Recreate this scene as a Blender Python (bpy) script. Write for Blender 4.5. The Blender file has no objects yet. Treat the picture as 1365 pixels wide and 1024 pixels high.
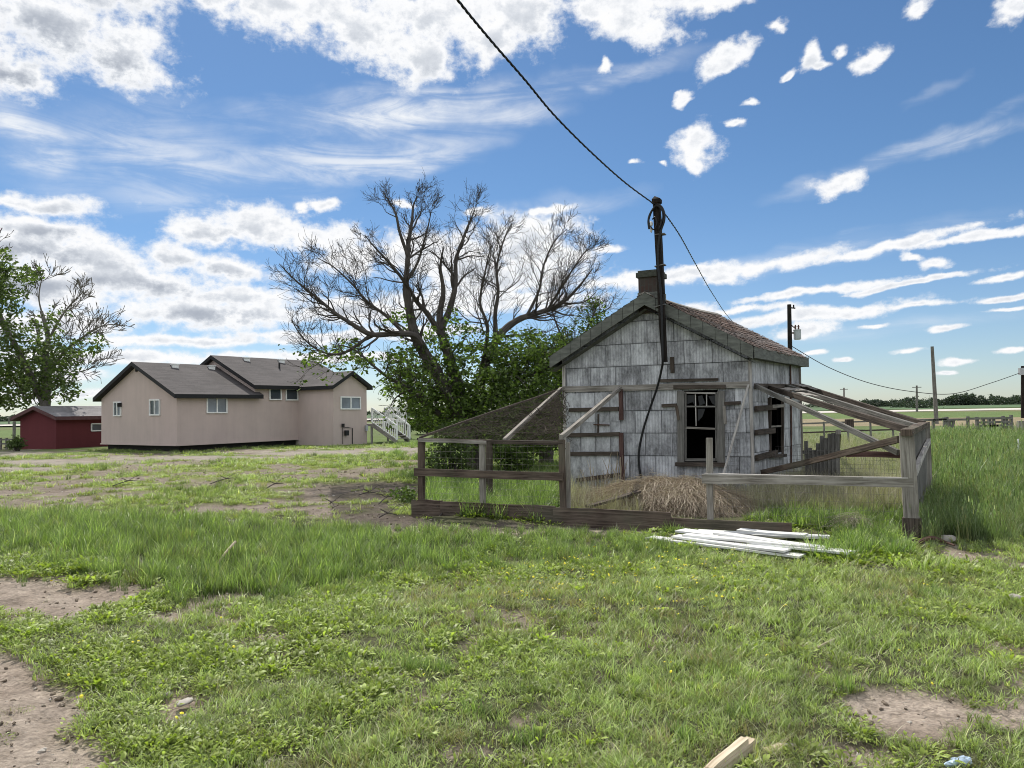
import bpy, math, random
import numpy as np
from mathutils import Vector, Matrix
random.seed(7)
rng = np.random.default_rng(7)
R = math.radians
scene = bpy.context.scene
col = scene.collection

# ------------------------------------------------------------------ camera
F = 1000.0                      # focal length in pixels of a 1365 wide picture
CAMH = 1.6
PITCH, ROLL = R(2.03), R(0.97)
cf = Vector((0, math.cos(PITCH), math.sin(PITCH)))
cu0 = Vector((0, -math.sin(PITCH), math.cos(PITCH)))
cx0 = Vector((1, 0, 0))
cr = cx0 * math.cos(ROLL) - cu0 * math.sin(ROLL)
cu = cx0 * math.sin(ROLL) + cu0 * math.cos(ROLL)
cam_d = bpy.data.cameras.new("camera")
cam = bpy.data.objects.new("camera", cam_d)
col.objects.link(cam)
M = Matrix((cr, cu, -cf)).transposed().to_4x4()
M.translation = (0, 0, CAMH)
cam.matrix_world = M
cam_d.sensor_width = 36
cam_d.lens = F / 1365 * 36
cam_d.clip_end = 6000
cam_d.clip_start = 0.05
scene.camera = cam
CAM = Vector((0, 0, CAMH))

def ray(px, py):
    return cf + cr * ((px - 682.5) / F) - cu * ((py - 512) / F)
def P(px, py, d):
    r = ray(px, py)
    return CAM + r * (d / r.y)
def G(px, py, z=0.0):
    r = ray(px, py)
    return CAM + r * ((z - CAMH) / r.z)
def OP(px, py, a, b):           # point on the vertical plane through a and b
    n = Vector((-(b - a).y, (b - a).x, 0))
    r = ray(px, py)
    t = (a - CAM).dot(n) / r.dot(n)
    return CAM + r * t
def proj(x, y, z):              # arrays -> pixels
    dx, dy, dz = x, y, z - CAMH
    w = dx * cf.x + dy * cf.y + dz * cf.z
    w = np.where(w < 0.05, 0.05, w)
    return (682.5 + F * (dx * cr.x + dy * cr.y + dz * cr.z) / w,
            512 - F * (dx * cu.x + dy * cu.y + dz * cu.z) / w)

# ------------------------------------------------------------------ noise
def _h(ix, iy, s):
    n = (ix.astype(np.int64) * 374761393 + iy.astype(np.int64) * 668265263 + s * 974634777) & 0xffffffff
    n = ((n ^ (n >> 13)) * 1274126177) & 0xffffffff
    return ((n ^ (n >> 16)) & 0xffff) / 65535.0
def vn(x, y, s=0):
    x = np.asarray(x, float); y = np.asarray(y, float)
    ix, iy = np.floor(x), np.floor(y)
    fx, fy = x - ix, y - iy
    fx = fx * fx * (3 - 2 * fx); fy = fy * fy * (3 - 2 * fy)
    a = _h(ix, iy, s); b = _h(ix + 1, iy, s); c = _h(ix, iy + 1, s); d = _h(ix + 1, iy + 1, s)
    return (a * (1 - fx) + b * fx) * (1 - fy) + (c * (1 - fx) + d * fx) * fy
def fbm(x, y, s=0, o=4):
    v, a, t = 0, 0.5, 0
    for k in range(o):
        v = v + a * vn(x * 2 ** k, y * 2 ** k, s + k * 17); t += a; a *= 0.55
    return v / t
def sstep(a, b, x):
    t = np.clip((x - a) / (b - a), 0, 1)
    return t * t * (3 - 2 * t)
def gz(x, y):
    x = np.asarray(x, float); y = np.asarray(y, float)
    near = 1 - sstep(30, 60, np.hypot(x, y))
    z = (fbm(x * 0.35, y * 0.35, 3, 3) - 0.5) * 0.16 * near
    z = z + (fbm(x * 1.7, y * 1.7, 31, 3) - 0.5) * 0.05 * near
    z = z - 0.25 * sstep(15, 36, y) * (1 - sstep(-7, -2, x))
    return z
def gzf(x, y):
    return float(gz(np.array([x]), np.array([y]))[0])

# ------------------------------------------------------------------ shader helpers
class Nt:
    def __init__(s, nt):
        s.nt = nt
    def n(s, t, ins=None, **at):
        nd = s.nt.nodes.new('ShaderNode' + t)
        for k, v in at.items():
            setattr(nd, k, v)
        for k, v in (ins or {}).items():
            sock = nd.inputs[k]
            if isinstance(v, bpy.types.NodeSocket):
                s.nt.links.new(v, sock)
            else:
                sock.default_value = v
        return nd
    def math(s, op, a, b=0.0, c=0.0, clamp=False):
        return s.n('Math', {0: a, 1: b, 2: c}, operation=op, use_clamp=clamp).outputs[0]
    def ramp(s, fac, stops, interp='LINEAR'):
        nd = s.n('ValToRGB', {0: fac})
        cr_ = nd.color_ramp
        cr_.interpolation = interp
        while len(cr_.elements) < len(stops):
            cr_.elements.new(0.5)
        for e, (p, c) in zip(cr_.elements, stops):
            e.position = p
            e.color = (c[0], c[1], c[2], 1) if not isinstance(c, (int, float)) else (c, c, c, 1)
        return nd.outputs[0]
    def mix(s, f, a, b, blend='MIX'):
        nd = s.n('Mix', data_type='RGBA', blend_type=blend)
        for k, v in ((0, f), (6, a), (7, b)):
            if isinstance(v, bpy.types.NodeSocket):
                s.nt.links.new(v, nd.inputs[k])
            else:
                nd.inputs[k].default_value = v if not isinstance(v, tuple) or len(v) == 4 else (*v, 1)
        return nd.outputs[2]
    def noise(s, vec, scale, detail=4, rough=0.55, dist=0.0, dim='3D'):
        return s.n('TexNoise', {'Vector': vec, 'Scale': scale, 'Detail': detail, 'Roughness': rough, 'Distortion': dist}, noise_dimensions=dim)
    def vmap(s, vec, scale=(1, 1, 1), loc=(0, 0, 0), rot=(0, 0, 0), t='POINT'):
        return s.n('Mapping', {'Vector': vec, 'Location': loc, 'Rotation': rot, 'Scale': scale}, vector_type=t).outputs[0]
    def smooth(s, x, a, b):
        nd = s.n('MapRange', {'Value': x, 'From Min': a, 'From Max': b}, interpolation_type='SMOOTHSTEP')
        return nd.outputs[0]

def newmat(name):
    m = bpy.data.materials.new(name)
    m.use_nodes = True
    N = Nt(m.node_tree)
    bs = m.node_tree.nodes['Principled BSDF']
    return m, N, bs
def setc(N, bs, colr=None, rough=0.8, bump=None, bstr=0.3, bdist=0.01, metal=0.0, spec=0.3):
    L = N.nt.links
    if colr is not None:
        if isinstance(colr, bpy.types.NodeSocket): L.new(colr, bs.inputs['Base Color'])
        else: bs.inputs['Base Color'].default_value = (*colr[:3], 1)
    if isinstance(rough, bpy.types.NodeSocket): L.new(rough, bs.inputs['Roughness'])
    else: bs.inputs['Roughness'].default_value = rough
    bs.inputs['Metallic'].default_value = metal
    bs.inputs['Specular IOR Level'].default_value = spec
    if bump is not None:
        b = N.n('Bump', {'Height': bump, 'Strength': bstr, 'Distance': bdist})
        L.new(b.outputs[0], bs.inputs['Normal'])

def m_wood(name, c_dark, c_light, vary=0.35, green=0.0):
    m, N, bs = newmat(name)
    uv = N.n('UVMap').outputs[0]
    geo = N.n('NewGeometry')
    rnd = geo.outputs['Random Per Island']
    off = N.n('CombineXYZ', {0: N.math('MULTIPLY', rnd, 37.0), 1: N.math('MULTIPLY', rnd, 91.0)}).outputs[0]
    uo = N.n('VectorMath', {0: uv, 1: off}, operation='ADD').outputs[0]
    g = N.noise(N.vmap(uo, (1.6, 42, 1)), 1.0, 6, 0.6, 0.6).outputs[0]
    g2 = N.noise(N.vmap(uo, (2.5, 5, 1)), 1.0, 5, 0.6).outputs[0]
    f = N.math('ADD', N.math('MULTIPLY', g, 0.75), N.math('MULTIPLY', g2, 0.4))
    c = N.ramp(f, [(0.36, tuple(v * 0.35 for v in c_dark)), (0.48, c_dark), (0.72, c_light)])
    hv = N.n('HueSaturation', {'Value': N.math('ADD', N.math('MULTIPLY', rnd, vary), 1 - vary * 0.5), 'Color': c}).outputs[0]
    if green:
        gn = N.noise(geo.outputs['Position'], 1.3, 4).outputs[0]
        hv = N.mix(N.math('MULTIPLY', N.smooth(gn, 0.45, 0.65), green), hv, (0.12, 0.13, 0.09, 1))
    setc(N, bs, hv, 0.9, f, 0.6, 0.012, spec=0.15)
    return m

def m_plain(name, c, rough=0.8, var=0.25, scale=6.0, bstr=0.1, metal=0.0, spec=0.3, streak=None):
    m, N, bs = newmat(name)
    pos = N.n('NewGeometry').outputs['Position']
    if streak: pos = N.vmap(pos, streak)
    n = N.noise(pos, scale, 6, 0.6).outputs[0]
    a = tuple(v * (1 - var) for v in c); b = tuple(min(1, v * (1 + var)) for v in c)
    setc(N, bs, N.ramp(n, [(0.3, a), (0.7, b)]), rough, n, bstr, 0.02, metal, spec)
    return m

# ------------------------------------------------------------------ mesh helpers
class MB:
    def __init__(s):
        s.v = []; s.f = []; s.uv = []
    def quad(s, pts, uvs=None):
        i = len(s.v)
        s.v += [tuple(p) for p in pts]
        s.f.append(tuple(range(i, i + len(pts))))
        if uvs is None:
            a = Vector(pts[0]); e = (Vector(pts[1]) - a)
            e = e.normalized() if e.length > 1e-9 else Vector((1, 0, 0))
            nrm = (Vector(pts[1]) - a).cross(Vector(pts[-1]) - a)
            w = nrm.cross(e)
            w = w.normalized() if w.length > 1e-12 else Vector((0, 0, 1))
            uvs = [((Vector(p) - a).dot(e), (Vector(p) - a).dot(w)) for p in pts]
        s.uv += list(uvs)
        return s
    def hexa(s, c, ulen=1.0, uo=0.0):     # 8 corners: bottom loop c0..c3 at start, c4..c7 at end (long axis start->end)
        i = len(s.v)
        s.v += [tuple(p) for p in c]
        w = (Vector(c[1]) - Vector(c[0])).length; h = (Vector(c[3]) - Vector(c[0])).length
        for k, (a, b, c_, d) in enumerate([(0, 1, 5, 4), (1, 2, 6, 5), (2, 3, 7, 6), (3, 0, 4, 7)]):
            s.f.append((i + a, i + b, i + c_, i + d))
            ww = w if k % 2 == 0 else h
            o = k * 0.37 + uo
            s.uv += [(0, o), (0, o + ww), (ulen, o + ww), (ulen, o)]
        s.f.append((i + 3, i + 2, i + 1, i)); s.uv += [(0, 0), (0, w), (0.02, w), (0.02, 0)]
        s.f.append((i + 4, i + 5, i + 6, i + 7)); s.uv += [(0, 0), (0, w), (0.02, w), (0.02, 0)]
        return s
    def beam(s, a, b, w, h, up=(0, 0, 1), w2=None, h2=None, seg=1, warp=0.0):
        a = Vector(a); b = Vector(b)
        d = (b - a)
        L = d.length
        d = d.normalized()
        up = Vector(up)
        sx = d.cross(up)
        if sx.length < 1e-4: sx = d.cross(Vector((0, 1, 0)))
        sx.normalize()
        sy = sx.cross(d).normalized()
        w2 = w2 or w; h2 = h2 or h
        if seg == 1:
            cs = [a + sx * (x * w / 2) + sy * (y * h / 2) for x, y in ((-1, -1), (1, -1), (1, 1), (-1, 1))]
            cs += [b + sx * (x * w2 / 2) + sy * (y * h2 / 2) for x, y in ((-1, -1), (1, -1), (1, 1), (-1, 1))]
            return s.hexa(cs, L, random.random())
        i = len(s.v)
        ph = random.uniform(0, 6)
        for k in range(seg + 1):
            t = k / seg
            c = a.lerp(b, t) + sy * (math.sin(t * 4 + ph) * warp) + sx * (math.cos(t * 3 + ph) * warp)
            ww = w + (w2 - w) * t; hh = h + (h2 - h) * t
            ww *= 1 + random.uniform(-.05, .05); hh *= 1 + random.uniform(-.06, .06)
            for x, y in ((-1, -1), (1, -1), (1, 1), (-1, 1)):
                s.v.append(tuple(c + sx * (x * ww / 2) + sy * (y * hh / 2)))
        for k in range(seg):
            o = i + 4 * k
            u0, u1 = L * k / seg, L * (k + 1) / seg
            for q, (p, r_) in enumerate(((0, 1), (1, 2), (2, 3), (3, 0))):
                s.f.append((o + p, o + r_, o + r_ + 4, o + p + 4))
                ww = w if q % 2 == 0 else h
                v0 = q * .37
                s.uv += [(u0, v0), (u0, v0 + ww), (u1, v0 + ww), (u1, v0)]
        s.f.append((i + 3, i + 2, i + 1, i)); s.uv += [(0, 0), (0, w), (.02, w), (.02, 0)]
        o = i + 4 * seg
        s.f.append((o, o + 1, o + 2, o + 3)); s.uv += [(0, 0), (0, w), (.02, w), (.02, 0)]
        return s
    def box(s, c, sx, sy, sz, rz=0.0):    # centre of the base
        c = Vector(c)
        return s.beam(c, c + Vector((0, 0, sz)), sx, sy, up=(-math.sin(rz), math.cos(rz), 0))
    def tube(s, pts, rad, n=6, cap=True):
        pts = [Vector(p) for p in pts]
        if not hasattr(rad, '__len__'): rad = [rad] * len(pts)
        i = len(s.v)
        L = 0
        ref = Vector((0.31, 0.2, 0.93))
        for k, p in enumerate(pts):
            t = (pts[min(k + 1, len(pts) - 1)] - pts[max(k - 1, 0)])
            t = t.normalized() if t.length > 1e-9 else Vector((0, 0, 1))
            a = t.cross(ref)
            if a.length < 1e-3: a = t.cross(Vector((1, 0, 0)))
            a.normalize(); b = t.cross(a)
            for j in range(n):
                q = 2 * math.pi * j / n
                s.v.append(tuple(p + (a * math.cos(q) + b * math.sin(q)) * rad[k]))
        for k in range(len(pts) - 1):
            d = (pts[k + 1] - pts[k]).length
            for j in range(n):
                j2 = (j + 1) % n
                s.f.append((i + k * n + j, i + k * n + j2, i + (k + 1) * n + j2, i + (k + 1) * n + j))
                v0 = j / n * 0.5; v1 = (j + 1) / n * 0.5
                s.uv += [(L, v0), (L, v1), (L + d, v1), (L + d, v0)]
            L += d
        if cap:
            s.f.append(tuple(i + j for j in reversed(range(n)))); s.uv += [(0, 0)] * n
            o = i + (len(pts) - 1) * n
            s.f.append(tuple(o + j for j in range(n))); s.uv += [(0, 0)] * n
        return s
    def cyl(s, c, r, h, n=14, r2=None):
        c = Vector(c)
        return s.tube([c, c + Vector((0, 0, h))], [r, r2 if r2 is not None else r], n)
    def blob(s, c, rx, ry, rz, amp=0.25, nu=14, nv=9, seed=0, rot=0.0):
        i = len(s.v)
        rr = random.Random(seed)
        ph = [rr.uniform(0, 6.28) for _ in range(9)]
        for a in range(nv + 1):
            th = math.pi * a / nv
            for b in range(nu):
                q = 2 * math.pi * b / nu
                k = 1 + amp * (0.5 * math.sin(2 * q + ph[0]) * math.sin(th) + 0.4 * math.sin(3 * q + ph[1] + th * 2) * math.sin(th) + 0.35 * math.sin(2 * th + ph[2] + q) * math.sin(th) + .25 * math.sin(5 * q + ph[3] + 3 * th) * math.sin(th))
                x, y, z = math.sin(th) * math.cos(q) * rx * k, math.sin(th) * math.sin(q) * ry * k, math.cos(th) * rz * k
                x, y = x * math.cos(rot) - y * math.sin(rot), x * math.sin(rot) + y * math.cos(rot)
                s.v.append((c[0] + x, c[1] + y, c[2] + z))
        for a in range(nv):
            for b in range(nu):
                b2 = (b + 1) % nu
                s.f.append((i + a * nu + b, i + (a + 1) * nu + b, i + (a + 1) * nu + b2, i + a * nu + b2))
                s.uv += [(b / nu, a / nv)] * 4
        return s
    def build(s, name, mat, parent=None, smooth=False):
        o = mesh_obj(name, np.array(s.v, float), s.f, np.array(s.uv, float), mat, parent)
        if smooth:
            o.data.polygons.foreach_set('use_smooth', [True] * len(o.data.polygons))
        return o

def root_loc(p):
    while p.parent: p = p.parent
    return np.array(p.location)
def mesh_obj(name, v, f, uv, mat, parent=None, loc=None):
    me = bpy.data.meshes.new(name)
    if parent is not None:
        v = v - root_loc(parent)
    elif loc is None:
        loc = np.array([v[:, 0].mean(), v[:, 1].mean(), v[:, 2].min()])
        v = v - loc
    else:
        v = v - np.array(loc)
    me.from_pydata(v.tolist() if isinstance(f, list) else v.tolist(), [], f)
    if uv is not None and len(uv):
        l = me.uv_layers.new(name='UVMap')
        l.data.foreach_set('uv', uv.ravel())
    if isinstance(mat, (list, tuple)):
        for m in mat: me.materials.append(m)
    else:
        me.materials.append(mat)
    o = bpy.data.objects.new(name, me)
    col.objects.link(o)
    if parent is not None: o.parent = parent
    else: o.location = loc
    return o
def np_mesh(name, v, quads, mat, parent=None, uv=None, loc=(0, 0, 0)):
    """fast mesh from arrays; quads is (n,3) or (n,4)"""
    if parent is not None: v = v - root_loc(parent); loc = (0, 0, 0)
    else: v = v - np.array(loc)
    me = bpy.data.meshes.new(name)
    k = quads.shape[1]; n = len(quads)
    me.vertices.add(len(v)); me.vertices.foreach_set('co', v.astype(np.float32).ravel())
    me.loops.add(n * k); me.loops.foreach_set('vertex_index', quads.astype(np.int32).ravel())
    me.polygons.add(n); me.polygons.foreach_set('loop_start', np.arange(0, n * k, k, dtype=np.int32))
    me.update(calc_edges=True)
    if uv is not None:
        l = me.uv_layers.new(name='UVMap')
        l.data.foreach_set('uv', uv[quads.ravel()].astype(np.float32).ravel())
    me.materials.append(mat)
    o = bpy.data.objects.new(name, me)
    if parent is not None: o.parent = parent
    o.location = loc
    return o
def tag(o, label=None, cat=None, group=None, kind=None):
    if label: o['label'] = label
    if cat: o['category'] = cat
    if group: o['group'] = group
    if kind: o['kind'] = kind
    return o
def thing(name, label, cat, loc, group=None):
    o = bpy.data.objects.new(name, None)
    o.empty_display_size = 0.2
    col.objects.link(o)
    o.location = loc
    return tag(o, label, cat, group)
def copy_tree(o, parent=None):
    c = o.copy(); col.objects.link(c)
    if parent: c.parent = parent
    for ch in list(o.children): copy_tree(ch, c)
    return c

def clip_poly(poly, outline):        # Sutherland-Hodgman, outline convex ccw
    out = poly
    for i in range(len(outline)):
        a = outline[i]; b = outline[(i + 1) % len(outline)]
        inp = out; out = []
        if not inp: break
        def side(p): return (b[0] - a[0]) * (p[1] - a[1]) - (b[1] - a[1]) * (p[0] - a[0])
        for j in range(len(inp)):
            p = inp[j]; q = inp[(j + 1) % len(inp)]
            sp, sq = side(p), side(q)
            if sp >= 0: out.append(p)
            if sp * sq < 0:
                t = sp / (sp - sq)
                out.append((p[0] + (q[0] - p[0]) * t, p[1] + (q[1] - p[1]) * t))
    return out
def rect_minus(r, h):
    x0, y0, x1, y1 = r; a0, b0, a1, b1 = h
    if a1 <= x0 or a0 >= x1 or b1 <= y0 or b0 >= y1: return [r]
    o = []
    if a0 > x0: o.append((x0, y0, a0, y1))
    if a1 < x1: o.append((a1, y0, x1, y1))
    m0, m1 = max(x0, a0), min(x1, a1)
    if b0 > y0: o.append((m0, y0, m1, b0))
    if b1 < y1: o.append((m0, b1, m1, y1))
    return o
def sheet_wall(mb, p0, e, outline, holes, cw, ch, nrm, thick=0.0, gap=0.0, jit=0.0, stagger=True, minsz=0.0):
    """cells of a wall in (u,v); e = unit along, nrm = outward"""
    us = [p[0] for p in outline]; vs = [p[1] for p in outline]
    row = 0
    v = min(vs)
    up = Vector((0, 0, 1))
    while v < max(vs) - 1e-6:
        u = min(us) - (cw * ((row * 0.37) % 1) if stagger else 0)
        while u < max(us) - 1e-6:
            cells = [(u, v, u + cw, v + ch)]
            for h in holes:
                cells = [c for q in cells for c in rect_minus(q, h)]
            for (x0, y0, x1, y1) in cells:
                g = gap / 2
                poly = clip_poly([(x0 + g, y0 + g), (x1 - g, y0 + g), (x1 - g, y1 - g), (x0 + g, y1 - g)], outline)
                if len(poly) < 3: continue
                j0 = random.uniform(0, jit); j1 = random.uniform(0, jit)
                def w(p, o):
                    k = (p[1] - y0) / max(1e-6, y1 - y0)
                    return p0 + e * p[0] + up * p[1] + nrm * (o + (j0 * (1 - k) + j1 * k * .3 if o > 0 else 0))
                front = [w(p, max(thick, 1e-4)) for p in poly]
                mb.quad(front, poly)
                if thick > 0:
                    back = [w(p, 0) for p in poly]
                    m = len(poly)
                    for i in range(m):
                        mb_quad_join(mb, [back[i], back[(i + 1) % m], front[(i + 1) % m], front[i]], poly[i])
            u += cw
        v += ch; row += 1
def mb_quad_join(mb, pts, uv):
    i = len(mb.v)
    mb.v += [tuple(p) for p in pts]; mb.f.append((i, i + 1, i + 2, i + 3)); mb.uv += [uv] * 4
def lathe_tri(mb, pts, thick, nrm):   # prism of a polygon
    a = [Vector(p) for p in pts]; b = [p + nrm * thick for p in a]
    mb.quad(b); mb.quad(list(reversed(a)))
    for i in range(len(a)):
        j = (i + 1) % len(a)
        mb.quad([a[i], a[j], b[j], b[i]])

# ------------------------------------------------------------------ light and sky
SUN_AZ, SUN_EL = R(-22), R(53)      # azimuth from +Y towards +X
S = Vector((math.sin(SUN_AZ) * math.cos(SUN_EL), math.cos(SUN_AZ) * math.cos(SUN_EL), math.sin(SUN_EL)))
sl = bpy.data.lights.new("sun", 'SUN'); sl.energy = 5.0; sl.angle = R(0.55); sl.color = (1.0, 0.955, 0.88)
so = bpy.data.objects.new("sun", sl); col.objects.link(so)
so.rotation_euler = (-S).to_track_quat('-Z', 'Y').to_euler(); so.location = (-20, 30, 40)

def azel(px, py):
    r = ray(px, py).normalized()
    return math.atan2(r.x, r.y), math.asin(r.z)
# (px, py, rx, ry, rotation, grey)
CLOUDS = [
 (60, 20, 175, 72, 0, 1), (165, 66, 88, 55, 20, 1), (20, 92, 60, 34, 0, 1), (-40, 40, 80, 80, 0, 1), (105,-40,150,60,0,1),
 (370, 5, 165, 48, 8, .4), (470, 38, 135, 52, 18, .4), (590, 22, 130, 62, 0, .4), (565, 72, 60, 36, 20, .4), (690, 16, 70, 62, 0, .4), (655, 55, 50, 38, 0, .4), (300,-10,80,30,0,.4),
 (850, 5, 120, 38, 0, 0), (845, 35, 80, 32, 10, 0), (945, 4, 80, 24, -8, 0), (800,20,50,38,0,0),
 (972, 82, 56, 20, -28, 0), (1166, 72, 27, 22, 0, 0), (1082, 72, 20, 24, 10, 0), (1095, 84, 22, 10, 0, 0), (1124, 62, 15, 10, -10, 0), (1050, 99, 17, 9, -20, 0), (1038, 43, 13, 9, 0, 0),
 (932, 200, 42, 34, -10, 0), (930, 222, 20, 14, 0, 0), (1118, 242, 46, 17, -6, 0), (984, 168, 16, 8, 25, 0), (995, 140, 15, 6, 0, 0), (918, 135, 16, 8, -30, 0), (799, 88, 12, 12, 0, 0), (1232, 8, 30, 18, -10, 0), (1350, 16, 34, 20, 10, 0), (845, 211, 7, 6, 0, 0), (878, 217, 9, 6, 30, 0),
 (62, 272, 78, 19, 2, .5), (10,266,30,10,0,.3), (345, 302, 112, 27, 4, .7), (290,303,80,22,-8,.6), (435, 318, 70, 20, 12, .4), (425, 271, 30, 9, 5, 0), (532, 271, 20, 9, 0, 0), (400,276,14,9,0,0),
 (60, 310, 150, 24, 3, .7), (80, 340, 190, 44, 5, 1), (170, 372, 170, 30, 4, 1), (300, 358, 72, 24, 8, .8), (240,345,60,22,0,.6), (60, 385, 170, 30, 0, 1),
 (280, 415, 190, 26, -2, .8), (60, 430, 160, 22, 0, .7), (470, 415, 130, 22, 0, .5), (330,398,120,14,-4,.5), (250, 455, 220, 9, -1, .4), (430, 448, 160, 9, 0, .3), (160, 478, 260, 12, 0, .4), (420, 476, 160, 8, 1, .2), (30,500,140,14,0,.4), (60,528,160,8,0,.3), (560,440,90,10,0,.3),
 (470, 345, 60, 22, -10, .4), (560, 340, 80, 34, 0, .4), (620, 350, 90, 44, 0, .5), (705, 322, 88, 42, 0, .4), (735, 335, 68, 34, 10, .3), (680, 370, 130, 34, 0, .3), (805, 330, 28, 8, 0, 0), (640,400,170,22,0,.3), (640, 290, 25, 10, 0, 0), (740,275,40,8,-5,0),
 (900, 366, 170, 15, -3, .1), (1010, 356, 130, 14, -5, .1), (965, 372, 30, 12, 0, 0), (1180, 330, 150, 9, -8, 0), (1300, 315, 120, 8, -3, 0), (1252, 349, 24, 11, 0, 0), (1220,340,16,6,15,0),
 (1085, 388, 120, 8, -4, 0), (1210, 377, 110, 6, -6, 0), (1340, 366, 50, 7, -6, 0), (1100, 418, 150, 13, -3, .1), (1230, 406, 70, 6, -4, 0), (1345, 397, 50, 6, 0, 0), (1350,414,40,4,0,0),
 (1075, 440, 55, 14, -8, .2), (1257, 441, 28, 6, -3, 0), (1210, 470, 26, 5, 0, 0), (1278, 482, 32, 6, -4, 0), (1085, 470, 20, 5, -10, 0), (1130, 478, 14, 3, 0, 0), (1350, 468, 26, 5, 0, 0), (1262, 496, 18, 4, 0, 0), (985,412,80,8,0,0), (930,410,30,12,0,0), (1165,433,20,3,0,0),
]
CIRRUS = [(40, 185, 110, 60, 25, .85), (540, 150, 260, 42, -6, .75), (230, 215, 260, 55, 6, .5), (480, 215, 260, 34, -10, .6), (400, 210, 230, 36, -10, .45), (520, 222, 140, 20, -12, .6), (250, 190, 200, 60, 10, .3), (690, 155, 90, 24, 0, .5), (820, 100, 160, 20, -5, .35), (1190, 205, 210, 15, -13, .5), (1300, 180, 120, 16, -10, .45), (250, 260, 160, 40, -6, .35), (740,275,140,22,-5,.3), (100,240,110,30,0,.3),(1250,120,60,10,-20,.15), (1080,340,260,22,-6,.35), (1150,440,260,14,-2,.25)]

SKT = (0.66, 0.87, 1.02); SKY_STR = 0.10
def build_world():
    w = bpy.data.worlds.new("World"); scene.world = w; w.use_nodes = True
    nt = w.node_tree; nt.nodes.clear()
    N = Nt(nt)
    sky = N.n('TexSky', sky_type='NISHITA')
    sky.sun_disc = False; sky.sun_elevation = SUN_EL; sky.sun_rotation = SUN_AZ
    sky.air_density = 1.0; sky.dust_density = 0.5; sky.ozone_density = 1.8; sky.altitude = 900
    ez = N.smooth(N.n('SeparateXYZ', {0: N.n('TexCoord').outputs['Generated']}).outputs[2], 0.0, 0.32)
    skc = N.mix(1.0, sky.outputs[0], N.mix(ez, (0.84, 0.93, 1.06, 1), (SKT[0], SKT[1], SKT[2], 1)), 'MULTIPLY')
    N.n('OutputWorld', {0: N.n('Background', {'Color': skc, 'Strength': SKY_STR}).outputs[0]})
build_world()

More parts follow.
